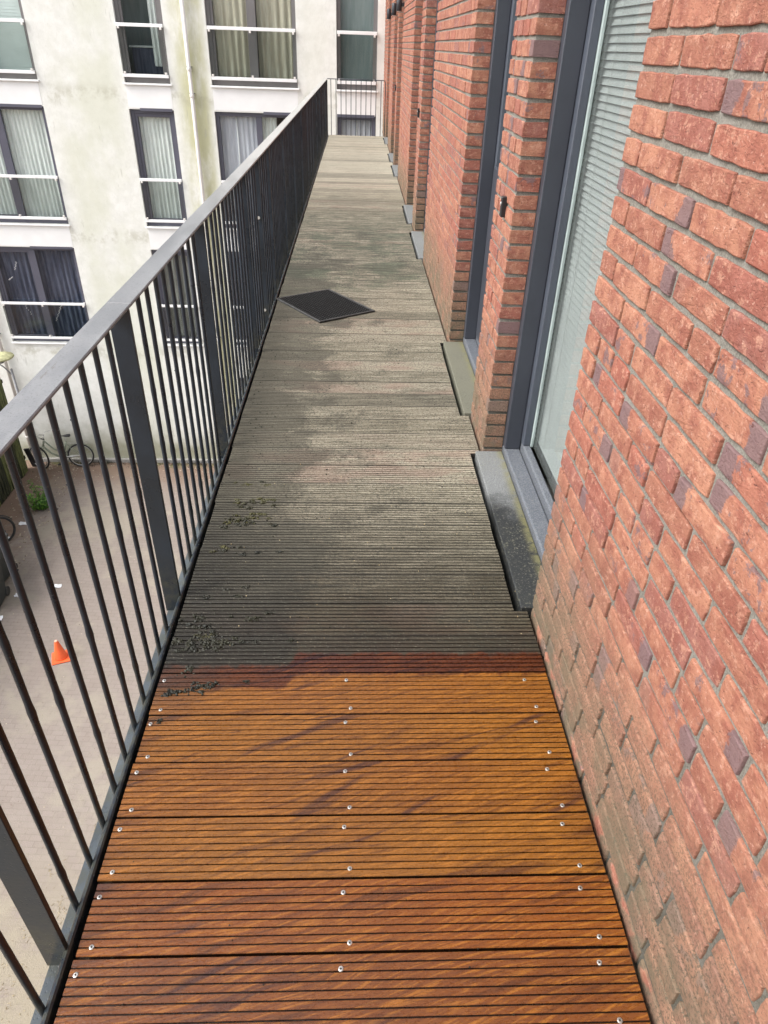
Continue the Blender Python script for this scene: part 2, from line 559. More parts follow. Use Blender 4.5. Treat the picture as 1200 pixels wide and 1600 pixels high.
M = {}
M['deck'] = m_deck()
M['brick'] = m_brick()
M['mortar'] = m_mortar()
M['steel'] = m_steel("anthracite_steel", (0.0125, 0.0195, 0.0290))
M['flange'] = m_steel("flange_steel", (0.060, 0.072, 0.082), .8)
M['handrail'] = m_handrail()
M['facade'] = m_facade()
M['ground'] = m_ground()
M['glass'] = m_glass("clear_glass", refl=1.0)
M['glass_dark'] = m_glass("balcony_glass", (0.90, 0.915, 0.91), 1.0)
M['glass_wet'] = m_glass("wet_glass", (0.92, 0.935, 0.93), 1.0, .10, (.42, .46, .44))
M['stone'] = m_stone("blue_stone", (0.115, 0.122, 0.125), (0.235, 0.240, 0.235), .75)
M['sill'] = m_stone("painted_sill", (0.075, 0.084, 0.100), (0.150, 0.160, 0.178), .35, .5, False)
M['frame'] = simple("anthracite_frame", (0.044, 0.049, 0.062), .42, .10, 3)
M['frame_step'] = simple("frame_edge", (0.066, 0.076, 0.096), .38, .08, 3)
M['gasket'] = simple("grey_gasket", (0.30, 0.36, 0.35), .6)
M['gap_black'] = simple("black_gap", (0.012, 0.012, 0.013), .9)
M['wframe'] = simple("window_frame_dark", (0.088, 0.088, 0.118), .5, .08, 2)
M['wframe_warm'] = simple("window_frame_warm", (0.150, 0.142, 0.142), .5, .10, 2)
M['white'] = simple("white_metal", (0.80, 0.80, 0.80), .45, .04, 4)
M['whitep'] = simple("white_plastic", (0.72, 0.69, 0.66), .5, .08, 3)
M['spandrel'] = simple("white_panel", (0.79, 0.79, 0.785), .8, .03, 3)
M['screw'] = simple("stainless_screw", (0.50, 0.48, 0.45), .35, .4, 300, metal=.75)
M['screw_hole'] = simple("screw_drive", (0.02, 0.018, 0.015), .8)
M['rubber'] = simple("rubber_mat", (0.006, 0.006, 0.0065), .75, .3, 30)
M['rubber_edge_glint'] = simple("rubber_mat_edge_glint", (0.035, 0.035, 0.034), .55, .4, 40)  # lighter rubber: worn edge, with sky reflection and knob glints painted in
M['black'] = simple("black_plastic", (0.014, 0.014, 0.016), .4)
M['lamp_black'] = simple("lamp_black", (0.022, 0.024, 0.030), .45)
M['joist'] = simple("galvanised_joist", (0.12, 0.12, 0.12), .6)
M['concrete'] = simple("concrete", (0.30, 0.29, 0.27), .9, .15, 4, bump=.3)
M['slat'] = m_slats()
M['cone'] = simple("cone_orange", (0.85, 0.13, 0.035), .45, .08, 6)
M['cone_tip'] = simple("cone_tip_worn", (0.80, 0.42, 0.30), .6)
M['bin'] = simple("bin_charcoal", (0.022, 0.027, 0.027), .5, .2, 6)
M['bin_lid'] = simple("bin_green_lid", (0.16, 0.33, 0.17), .5, .12, 6)
M['bin_lid2'] = simple("bin_grey_lid", (0.11, 0.12, 0.13), .5, .12, 6)
M['bike_green'] = simple("bike_frame_grey_green", (0.27, 0.30, 0.23), .4)
M['bike_black'] = simple("bike_black", (0.018, 0.018, 0.020), .45)
M['chrome'] = simple("dull_chrome", (0.55, 0.55, 0.53), .35, .15, 20, metal=.6)
M['tyre'] = simple("tyre", (0.03, 0.03, 0.03), .8)
M['paper'] = simple("paper_white", (0.75, 0.76, 0.78), .8, .1, 20)
M['lamp_disc'] = simple("mossy_lamp_hood", (0.36, 0.355, 0.20), .8, .35, 7)
M['pole'] = simple("galvanised_pole", (0.21, 0.21, 0.22), .5, .2, 5)
M['interior'] = simple("dark_interior", (0.045, 0.05, 0.055), .9, .3, 2)
M['room'] = simple("room_wall", (0.28, 0.27, 0.25), .9)


def m_leaf(name, a, b):
    n = NT(name, .55, .4)
    f = n.noise(n.pos(), 14, 3)
    n.color(n.mix(n.ramp(f, .35, .65), a, b))
    return n.m


M['leaf'] = m_leaf("weed_leaf", (0.035, 0.11, 0.015), (0.13, 0.26, 0.035))
M['moss'] = m_leaf("moss", (0.008, 0.009, 0.005), (0.026, 0.026, 0.013))
M['mossg'] = m_leaf("moss_bright", (0.020, 0.019, 0.008), (0.070, 0.066, 0.019))
M['debris'] = m_leaf("ground_debris", (0.10, 0.07, 0.045), (0.42, 0.36, 0.27))
M['straw'] = m_leaf("dry_straw", (0.30, 0.22, 0.11), (0.55, 0.45, 0.27))


def curtain_mat(name, a, b, scale=3):
    n = NT(name, .9, .1)
    f = n.noise(n.map(n.pos(), (5, 1, .5)), scale, 4, .6)
    n.color(n.mix(n.ramp(f, .3, .7), a, b))
    return n.m


M['cur_green'] = curtain_mat("curtain_pale_green", (0.66, 0.68, 0.66), (0.85, 0.86, 0.84))
M['cur_beige'] = curtain_mat("curtain_beige", (0.46, 0.41, 0.32), (0.62, 0.57, 0.46))
M['cur_lilac'] = curtain_mat("curtain_lilac", (0.46, 0.46, 0.53), (0.62, 0.62, 0.68))
M['cur_dark'] = curtain_mat("curtain_dark_blue", (0.045, 0.055, 0.095), (0.13, 0.14, 0.20))
M['cur_grey'] = curtain_mat("curtain_grey", (0.17, 0.17, 0.16), (0.30, 0.29, 0.27))
M['blind_grey'] = curtain_mat("blind_grey_green", (0.20, 0.25, 0.25), (0.27, 0.31, 0.31))
M['blind_pale'] = simple("blind_pale", (0.70, 0.76, 0.74), .7, .06, 3)
M['blind_near'] = simple("blind_slat", (0.34, 0.362, 0.355), .6, .06, 8)


# ------------------------------------------------------------ mesh helper
class MB:
    def __init__(s):
        s.v = []
        s.f = []
        s.mi = []
        s.sm = []
        s.cur = 0
        s.smooth = False

    def face(s, idx):
        s.f.append(tuple(idx))
        s.mi.append(s.cur)
        s.sm.append(s.smooth)

    def box(s, x0, x1, y0, y1, z0, z1):
        b = len(s.v)
        s.v += [(x0, y0, z0), (x1, y0, z0), (x1, y1, z0), (x0, y1, z0), (x0, y0, z1), (x1, y0, z1), (x1, y1, z1), (x0, y1, z1)]
        for q in ((0, 3, 2, 1), (4, 5, 6, 7), (0, 1, 5, 4), (1, 2, 6, 5), (2, 3, 7, 6), (3, 0, 4, 7)):
            s.face([b + i for i in q])
        return s

    def bbox(s, x0, x1, y0, y1, z0, z1, c):
        """box with chamfered edges"""
        b = len(s.v)
        X, Y, Z = (x0, x1), (y0, y1), (z0, z1)
        idx = {}
        for i in (0, 1):
            for j in (0, 1):
                for k in (0, 1):
                    sx, sy, sz = (1, -1)[i], (1, -1)[j], (1, -1)[k]
                    for ax in range(3):
                        p = [X[i] + sx * c, Y[j] + sy * c, Z[k] + sz * c]
                        p[ax] = (X[i], Y[j], Z[k])[ax]
                        idx[(i, j, k, ax)] = len(s.v)
                        s.v.append(tuple(p))
        q = [(0, 0), (1, 0), (1, 1), (0, 1)]
        for ax in range(3):
            for side in (0, 1):
                loop = []
                for a, bb in q:
                    key = [a, bb]
                    key.insert(ax, side)
                    loop.append(idx[(*key, ax)])
                if (side == 0) != (ax == 1):
                    loop = loop[::-1]
                s.face(loop)
        for ax in range(3):
            o = [t for t in range(3) if t != ax]
            for a in (0, 1):
                for bb in (0, 1):
                    k0 = [0, 0, 0]; k1 = [0, 0, 0]
                    k0[o[0]] = k1[o[0]] = a
                    k0[o[1]] = k1[o[1]] = bb
                    k0[ax] = 0; k1[ax] = 1
                    loop = [idx[(*k0, o[0])], idx[(*k1, o[0])], idx[(*k1, o[1])], idx[(*k0, o[1])]]
                    s.face(loop)
        for i in (0, 1):
            for j in (0, 1):
                for k in (0, 1):
                    s.face([idx[(i, j, k, 0)], idx[(i, j, k, 1)], idx[(i, j, k, 2)]])
        return s

    def tube(s, pts, r, n=8, caps=True, closed=False):
        pts = [Vector(p) for p in pts]
        rs = r if isinstance(r, (list, tuple)) else [r] * len(pts)
        b = len(s.v)
        m = len(pts)
        up = None
        for i, p in enumerate(pts):
            if closed:
                d = (pts[(i + 1) % m] - pts[i - 1]).normalized()
            else:
                d = (pts[min(i + 1, m - 1)] - pts[max(i - 1, 0)]).normalized()
            if up is None:
                up = Vector((0, 0, 1)) if abs(d.z) < .9 else Vector((1, 0, 0))
            u = (up - d * up.dot(d)).normalized()
            up = u
            w = d.cross(u)
            for k in range(n):
                a = 2 * math.pi * k / n
                s.v.append(tuple(p + (u * math.cos(a) + w * math.sin(a)) * rs[i]))
        sm = s.smooth
        s.smooth = True
        for i in range(m if closed else m - 1):
            i2 = (i + 1) % m
            for k in range(n):
                k2 = (k + 1) % n
                s.face((b + i * n + k, b + i * n + k2, b + i2 * n + k2, b + i2 * n + k))
        s.smooth = False
        if caps and not closed:
            s.face([b + k for k in range(n)][::-1])
            s.face([b + (m - 1) * n + k for k in range(n)])
        s.smooth = sm
        return s

    def ring(s, c, r, t, axis=(0, 1, 0), n=28, m=6, a0=0, a1=2 * math.pi):
        ax = Vector(axis).normalized()
        u = Vector((0, 0, 1)) if abs(ax.z) < .9 else Vector((1, 0, 0))
        u = (u - ax * u.dot(ax)).normalized()
        w = ax.cross(u)
        full = abs(a1 - a0 - 2 * math.pi) < 1e-4
        cnt = n if full else n + 1
        pts = [Vector(c) + (u * math.cos(a0 + (a1 - a0) * i / n) + w * math.sin(a0 + (a1 - a0) * i / n)) * r for i in range(cnt)]
        return s.tube(pts, t, m, closed=full)

    def lathe(s, prof, c=(0, 0, 0), n=20, caps=True):
        b = len(s.v)
        for r, z in prof:
            for k in range(n):
                a = 2 * math.pi * k / n
                s.v.append((c[0] + r * math.cos(a), c[1] + r * math.sin(a), c[2] + z))
        sm = s.smooth
        s.smooth = True
        for i in range(len(prof) - 1):
            for k in range(n):
                k2 = (k + 1) % n
                s.face((b + i * n + k, b + i * n + k2, b + (i + 1) * n + k2, b + (i + 1) * n + k))
        s.smooth = sm
        if caps:
            s.face([b + k for k in range(n)][::-1])
            s.face([b + (len(prof) - 1) * n + k for k in range(n)])
        return s

    def mesh(s, name, mats, org=(0, 0, 0)):
        me = bpy.data.meshes.new(name)
        o = Vector(org)
        me.from_pydata([(v[0] - o.x, v[1] - o.y, v[2] - o.z) for v in s.v], [], s.f)
        if not isinstance(mats, (list, tuple)):
            mats = [mats]
        for m in mats:
            me.materials.append(m)
        if len(mats) > 1:
            me.polygons.foreach_set('material_index', s.mi)
        me.polygons.foreach_set('use_smooth', s.sm)
        me.update()
        return me


def tag(o, label=None, cat=None, group=None, kind=None):
    if label: o['label'] = label
    if cat: o['category'] = cat
    if group: o['group'] = group
    if kind: o['kind'] = kind
    return o


def thing(name, loc, label, cat, group=None, rz=0.0):
    o = bpy.data.objects.new(name, None)
    o.empty_display_size = .1
    COL.objects.link(o)
    o.location = loc
    o.rotation_euler = (0, 0, rz)
    return tag(o, label, cat, group)


def worg(p):
    """origin of a part: the location of its top-level thing (things built unrotated in world space)"""
    while p is not None and p.parent is not None:
        p = p.parent
    return tuple(p.location) if p is not None else (0, 0, 0)


def part(name, mb, mat, parent=None, local=False):
    me = mb.mesh(name, mat, (0, 0, 0) if local else worg(parent))
    o = bpy.data.objects.new(name, me)
    COL.objects.link(o)
    if parent is not None:
        o.parent = parent
    return o


def inst(name, me, parent, loc, rot=None):
    o = bpy.data.objects.new(name, me)
    COL.objects.link(o)
    o.parent = parent
    w = worg(parent)
    o.location = (loc[0] - w[0], loc[1] - w[1], loc[2] - w[2])
    if rot:
        o.rotation_euler = rot
    return o


def copy_tree(o, parent=None):
    c = o.copy()
    COL.objects.link(c)
    if parent is not None:
        c.parent = parent
    for ch in [q for q in o.children]:
        copy_tree(ch, c)
    return c


# ------------------------------------------------------------ constants of the place
XW = 0.578          # brick face
XR = 0.668          # reveal depth / frame face
G = -8.6            # courtyard level
D = 17.4            # white facade plane
CH = 0.0587         # brick course
OPEN = [(1.655, 2.706), (3.085, 4.09), (6.10, 7.13), (7.50, 8.48), (10.57, 11.65), (12.0, 13.04), (14.35, 15.45)]
WALLS = [(-1.2, 1.655), (2.706, 3.085), (4.09, 6.10), (7.13, 7.50), (8.48, 10.57), (11.65, 12.0), (13.04, 14.35), (15.45, 17.39)]
ZTOP = 2.60

# ------------------------------------------------------------ ground
g = MB()
g.v += [(-150, -150, G), (150, -150, G), (150, 150, G), (-150, 150, G)]
g.face((0, 1, 2, 3))
ground = part('courtyard_ground', g, M['ground'])
tag(ground, kind='structure')

# ------------------------------------------------------------ walkway deck
walk = bpy.data.objects.new('walkway', None)
COL.objects.link(walk)
walk['kind'] = 'structure'
PITCH = 0.149
NR = 9
RP = (PITCH - .005) / NR


def xr_at(y):
    for a, b in OPEN:
        if a - .002 < y < b - .004:
            return 0.523
    return 0.5665


def board_mesh(y0):
    mb = MB()
    xl = -0.548 + rnd.uniform(-.0025, .0025)
    w = NR * RP
    jit = rnd.uniform(-.0015, .0015)
    for k in range(NR):
        a = k * RP
        xr = xr_at(y0 + a + RP / 2) + jit
        gd = .0048
        hw = .0012 if y0 < 1.36 else .0021
        # cross-section of one ridge with half a groove each side
        pr = [(a, -.022), (a, -gd), (a + hw, -gd), (a + hw + .0003, -.0008), (a + hw + .0012, 0.0), (a + RP - hw - .0012, 0.0),
              (a + RP - hw - .0003, -.0008), (a + RP - hw, -gd), (a + RP, -gd), (a + RP, -.022)]
        if k == 0:
            pr = [(a, -.022), (a, -.0018), (a + .0015, 0.0)] + pr[5:]
        if k == NR - 1:
            pr = pr[:5] + [(a + RP - .0015, 0.0), (a + RP, -.0018), (a + RP, -.022)]
        b = len(mb.v)
        n = len(pr)
        xs = [xl, xr]
        for xx in xs:
            for (yy, zz) in pr:
                mb.v.append((xx, yy, zz))
        for i in range(n - 1):
            mb.face((b + i, b + i + 1, b + n + i + 1, b + n + i))
        mb.face((b + n - 1, b, b + n, b + 2 * n - 1))
        mb.face([b + i for i in range(n)][::-1])
        mb.face([b + n + i for i in range(n)])
    return mb


# screw mesh (washer-like head with a dark drive hole)
sm_ = MB()
sm_.smooth = True
sm_.lathe([(.0053, -.003), (.0053, .0002), (.0046, .0008), (.0020, .0006)], n=14, caps=False)
sm_.cur = 1
sm_.smooth = False
b = len(sm_.v)
for k in range(14):
    a = 2 * math.pi * k / 14
    sm_.v.append((.0020 * math.cos(a), .0020 * math.sin(a), .0002))
sm_.face([b + k for k in range(14)])
screw_me = sm_.mesh('screw', [M['screw'], M['screw_hole']])

y0 = 0.6475 - PITCH * 6
first = None
nb = 0
while y0 < 15.62:
    mb = board_mesh(y0)
    me = mb.mesh('deck_board', M['deck'])
    o = bpy.data.objects.new('deck_board', me)
    COL.objects.link(o)
    o.parent = walk
    o.location = (0, y0, rnd.uniform(-.0010, .0010))
    o.rotation_euler = (0, 0, rnd.uniform(-.0006, .0006))
    if -0.1 < y0 < 1.36:
        for (dy, off) in ((.0165, 0), (.1165, 1)):
            for xs in (-.522, -.004, .511):
                if xs > 0 and xr_at(y0 + dy) < .55:
                    xs = .492
                sx = xs - (.014 if off else 0) + rnd.uniform(-.003, .003)
                q = bpy.data.objects.new('screw', screw_me)
                COL.objects.link(q)
                q.parent = o
                q.location = (sx, dy + rnd.uniform(-.002, .002), .0002)
                q.rotation_euler = (rnd.uniform(-.08, .08), rnd.uniform(-.08, .08), rnd.uniform(0, 6))
    y0 += PITCH
    nb += 1
    YEND = y0
# joists and drip tray under the boards
mb = MB()
for xs in (-.50, -.01, .49):
    mb.box(xs - .025, xs + .025, -.4, YEND, -.10, -.0235)
part('joist', mb, M['joist'], walk)
mb = MB()
mb.box(-.56, .60, -1.2, 15.7, -.20, -.14)
part('gallery_slab', mb, M['concrete'], walk)

# ------------------------------------------------------------ railing
rail = thing('gallery_railing', (-.59, 7.5, 0), 'dark anthracite steel railing with flat handrail along the left edge of the wooden walkway', 'railing')
mb = MB()
segs = [(-1.2, 1.742), (1.7445, 4.50), (4.503, 7.10), (7.103, 9.3), (9.303, 11.5), (11.503, 13.7), (13.703, 15.66)]
for a, bb in segs:
    hr = MB().bbox(-.628, -.5645, a, bb, .9465, .9555, .0022)
    part('handrail', hr, M['handrail'], rail)
mb.bbox(-.5715, -.5590, -1.2, 4.46, -.075, .0065, .004)
part('kerb_bar', mb, M['steel'], rail)
mb = MB().bbox(-.5715, -.5590, 4.463, 15.66, -.075, .0065, .004)
part('kerb_bar', mb, M['steel'], rail)
mb = MB().box(-.613, -.5718, -1.2, 15.66, -.064, -.056)
mb.box(-.613, -.606, -1.2, 15.66, -.20, -.0642)
part('flange', mb, M['flange'], rail)
posts = [-.40, .662, 1.722, 2.735, 3.88, 4.45, 5.01, 6.05, 7.10, 8.15, 9.20, 9.75, 10.3, 11.35, 12.4, 13.45, 14.5, 15.6]
pm = MB().bbox(-.6185, -.5655, -.006, .006, -.058, .9463, .0012)
post_me = pm.mesh('post', M['steel'], (-.59, 0, 0))
bol = MB()
bol.tube([(0, -.0075, 0), (0, -.012, 0)], .009, 10)
bolt_me = bol.mesh('bolt', M['chrome'])
for py in posts:
    po = inst('post', post_me, rail, (-.59, py, 0))
    if py in (4.45,):
        for zz in (.63, .07):
            bo = bpy.data.objects.new('bolt', bolt_me)
            COL.objects.link(bo)
            bo.parent = po
            bo.location = (.004, 0, zz)
bal_mes = []
for q in range(6):
    rq = random.Random(40 + q)
    zs_ = [-.057, -.056] + [-.05 + .0248 * k for k in range(41)]
    rs_ = [.0105, .0092] + [.0068 + rq.gauss(0, .00010) for k in range(41)]
    for _ in range(rq.choice((0, 1, 2, 3))):
        rs_[rq.randrange(3, 40)] += rq.uniform(.0006, .0016)
    bm_ = MB()
    bm_.tube([(0, 0, min(zz, .9464)) for zz in zs_], rs_, 10, caps=False)
    # dried dirt specks stuck to the bar
    for _ in range(rq.choice((2, 3, 5))):
        zz, an, ss = rq.uniform(.0, .9), rq.uniform(0, 6.28), rq.uniform(.0012, .0028)
        cx_, cy_ = .0066 * math.cos(an), .0066 * math.sin(an)
        bm_.lathe([(.0002, -ss), (ss, -ss * .3), (ss * .8, ss * .5), (.0002, ss)], (cx_, cy_, zz), 5)
    bal_mes.append(bm_.mesh('baluster', M['steel']))
bals = []
ys = [-.27 + .092 * k for k in range(10)] + [.748 + .0922 * k for k in range(10)]
ys = [y for y in ys if abs(y - .662) > .06]
ys += [1.852 + .0925 * k for k in range(9)]
ys += [2.85 + .094 * k for k in range(11)]
ys += [4.02 + .095 * k for k in range(4)]
ys += [4.60 + .095 * k for k in range(4)]
for i in range(6, len(posts) - 1):
    a, bb = posts[i], posts[i + 1]
    k = int(round((bb - a) / .095))
    ys += [a + (bb - a) * (j + 1) / k for j in range(k - 1)]
ys += [5.01 + .0945 * j for j in range(1, 11)]
for yb in ys:
    inst('baluster', bal_mes[rnd.randrange(6)], rail, (-.5795, yb + rnd.uniform(-.001, .001), 0), (rnd.uniform(-.0012, .0012), 0, rnd.uniform(0, 6)))

# end railing across the far end
er = thing('end_railing', (0, 15.64, 0), 'thin dark bar railing closing off the far end of the walkway', 'railing')
mb = MB()
mb.tube([(-.575, 15.64, .955), (.51, 15.64, .955), (.545, 15.64, .945), (.558, 15.64, .915), (.558, 15.64, -.05)], .0075, 8)
part('top_bar', mb, M['steel'], er)
eb = MB().tube([(0, 0, -.03), (0, 0, .95)], .0065, 8, caps=False)
eb_me = eb.mesh('end_bar', M['steel'])
for k in range(11):
    inst('bar', eb_me, er, (-.50 + .0975 * k, 15.64, 0))
mb = MB().bbox(-.57, .565, 15.625, 15.655, -.06, -.012, .003)
part('bottom_bar', mb, M['steel'], er)

# ------------------------------------------------------------ brick building
bb_ = thing('brick_building', (1.2, 8.0, -4.0), 'red brick building with grey framed doors along the right side of the walkway', 'building')
# mortar core per wall section
mb = MB()
for a, b2 in WALLS:
    mb.box(XW + .0065, XR + .25, a + .005, b2 - (.005 if b2 < 17 else 0), -.14, ZTOP - .004)
# lintel zone above the openings
mb.box(XW + .0060, XR + .20, -1.2, 17.38, 2.45, ZTOP - .006)
part('mortar_wall', mb, M['mortar'], bb_)
mb = MB()
mb.box(XW + .004, 9.0, -6.0, 17.38, G, -.145)
part('lower_wall', mb, M['concrete'], bb_)
mb = MB()
mb.box(XW - .01, 9.0, -6.0, 17.37, ZTOP, ZTOP + .12)
part('roof_slab', mb, M['concrete'], bb_)
mb = MB()
mb.box(2.6, 9.0, -6.0, 17.36, -.14, ZTOP - .01)
part('interior_wall', mb, M['room'], bb_)
mb = MB()
mb.box(XR + .25, 2.6, -1.2, 17.36, -.14, -.02)
part('interior_floor', mb, M['room'], bb_)


# bricks
def brick_mesh(L, seed, depth=.088, detail=True):
    """fired brick: front face at local x=0 facing -x, length along y, height along z; torn irregular rim"""
    r = random.Random(seed)
    Hh = .0475
    mb = MB()
    hy, hz = L / 2, Hh / 2
    pts = []
    nl = max(3, int(L / .028)) if detail else 2
    ns = 2
    for i in range(nl):
        pts.append((-hy + 2 * hy * i / nl, -hz))
    for i in range(ns):
        pts.append((hy, -hz + 2 * hz * i / ns))
    for i in range(nl):
        pts.append((hy - 2 * hy * i / nl, hz))
    for i in range(ns):
        pts.append((-hy, hz - 2 * hz * i / ns))
    n = len(pts)
    rings = []
    jit = [(r.gauss(0, .0007), r.gauss(0, .0007), abs(r.gauss(0, .0007))) for _ in pts]
    corner = {0, nl, nl + ns, 2 * nl + ns}
    for (sc, x) in ((.0022, -.0000), (.0006, .0010), (0, .0035)):
        ring = []
        for i, (py, pz) in enumerate(pts):
            cc = .0014 if i in corner else 0
            sy = -1 if py > hy - .001 else (1 if py < -hy + .001 else 0)
            sz = -1 if pz > hz - .001 else (1 if pz < -hz + .001 else 0)
            ring.append((x + jit[i][2], py + sy * (sc + cc) + jit[i][0], pz + sz * (sc + cc) + jit[i][1]))
        rings.append(ring)
    rings.append([(depth, py, pz) for (py, pz) in pts])
    b = len(mb.v)
    for ring in rings:
        mb.v += ring
    # centre vertex so that the front is slightly uneven
    mb.v.append((r.uniform(-.0012, .0006), r.uniform(-.2, .2) * hy, r.uniform(-.3, .3) * hz))
    c = len(mb.v) - 1
    mb.smooth = False
    for i in range(n):
        j = (i + 1) % n
        mb.face((b + j, b + i, c))
    for k in range(3):
        for i in range(n):
            j = (i + 1) % n
            mb.face((b + k * n + i, b + k * n + j, b + (k + 1) * n + j, b + (k + 1) * n + i))
    mb.face([b + 3 * n + i for i in range(n)])
    return mb


LENS = [.200, .188, .094, .148, .050]
BM = {L: [brick_mesh(L, int(L * 1000) + 17 * k) for k in range(6)] for L in LENS}
BMM = {L: [m.mesh('brick', M['brick']) for m in BM[L]] for L in LENS}


def nearest_len(L):
    return min(LENS, key=lambda q: abs(q - L))


bricks = []   # (yc, zc, Lactual)
z = .021 + CH / 2 - CH * 2
row = 0
while z < ZTOP - .02:
    for wi, (a, b2) in enumerate(WALLS):
        if z > 2.45:
            continue
        r = random.Random(row * 31 + wi * 7)
        y = b2           # courses start flush at the far corner of each wall section (the one in view next to an opening)
        lens = []
        tot = b2 - a
        par = row % 2
        Ls = []
        startL = (.094, .188)[par] if r.random() < .9 else (.094, .188)[1 - par]
        rem = tot
        # build from near-opening edge
        cur = startL
        while rem > 0.045:
            if rem < cur + .012:
                cur = rem
            if 0 < rem - cur - .010 < .045:
                cur = (rem - .010) / 2 if rem < .3 else cur
            Ls.append(cur)
            rem -= cur + .0105
            cur = .200 if r.random() < (.78 if tot > .6 else .45) else .094
        # first wall starts at its far end (its corner is in view); all others from their near end
        if wi == 0:
            yy = b2
            for L in Ls:
                bricks.append((yy - L / 2, z, L))
                yy -= L + .0105
        else:
            yy = a
            for L in Ls:
                bricks.append((yy + L / 2, z, L))
                yy += L + .0105
    z += CH
    row += 1
# lintel soldier course above openings
for a, b2 in [(-1.2, 17.38)]:
    zz = 2.45 + CH / 2
    for rr in range(2):
        yy = a + (.1 if rr else 0)
        while yy < b2 - .21:
            bricks.append((yy + .1, zz, .2))
            yy += .2105
        zz += CH


def proj(p):
    q = RR @ (np.array(p) - np.array([0, 0, H]))
    if q[2] < .05:
        return None
    return 600 + 1072 * q[0] / q[2], 800 + 1072 * q[1] / q[2]


def score(b):
    yc, zc, L = b
    p = [proj((XW, yc - L / 2, zc - .024)), proj((XW, yc + L / 2, zc - .024)), proj((XW, yc + L / 2, zc + .024)), proj((XW, yc - L / 2, zc + .024))]
    if any(q is None for q in p):
        return 0
    cx = sum(q[0] for q in p) / 4
    cy = sum(q[1] for q in p) / 4
    if not (-20 < cx < 1230 and -30 < cy < 1640):
        return 0
    A = 0
    for i in range(4):
        j = (i + 1) % 4
        A += p[i][0] * p[j][1] - p[j][0] * p[i][1]
    A = abs(A) / 2
    for wa, wb in WALLS[1:]:          # the reveal face of the first brick in each section shows too
        if abs(yc - L / 2 - wa) < .003:
            q0, q1 = proj((XW, wa, zc - .024)), proj((XR, wa, zc - .024))
            q2, q3 = proj((XR, wa, zc + .024)), proj((XW, wa, zc + .024))
            pp = [q0, q1, q2, q3]
            A += abs(sum(pp[i][0] * pp[(i + 1) % 4][1] - pp[(i + 1) % 4][0] * pp[i][1] for i in range(4))) / 2
    return A


bricks.sort(key=score, reverse=True)
far = MB()
for i, (yc, zc, L) in enumerate(bricks):
    r = random.Random(i * 13 + 5)
    nL = nearest_len(L)
    k = r.randrange(6)
    dx = r.gauss(0, .0010)
    dz = r.gauss(0, .0008)
    rz = r.gauss(0, .004)
    if i < 300:
        o = inst('brick', BMM[nL][k], bb_, (XW + dx, yc, zc + dz), (r.gauss(0, .006), 0, rz))
        if abs(nL - L) > .0005:
            o.scale = (1, L / nL, 1)
    else:
        src = BM[nL][k]
        b = len(far.v)
        if score((yc, zc, L)) < 400:
            # simple worn block
            far.bbox(XW + dx, XW + .086, yc - L / 2, yc + L / 2, zc - .024, zc + .024, .0025)
        else:
            s = L / nL
            far.v += [(XW + dx + v[0], yc + v[1] * s, zc + dz + v[2]) for v in src.v]
            for f in src.f:
                far.face([b + t for t in f])
# merged bricks get their colour variation from a per-island random through a separate material copy
mfar = M['brick'].copy()
mfar.name = "red_brick_run"
t = mfar.node_tree
for nn in list(t.nodes):
    if nn.type == 'TEX_COORD':
        t.nodes.remove(nn)
        continue
    if nn.type == 'OBJECT_INFO':
        ng = t.nodes.new('ShaderNodeNewGeometry')
        for l in list(t.links):
            if l.from_node == nn:
                t.links.new(ng.outputs['Random Per Island'], l.to_socket)
        t.nodes.remove(nn)
M['brick_run'] = mfar
fo = part('brick_courses', far, M['brick_run'], bb_)
fo['kind'] = 'stuff'

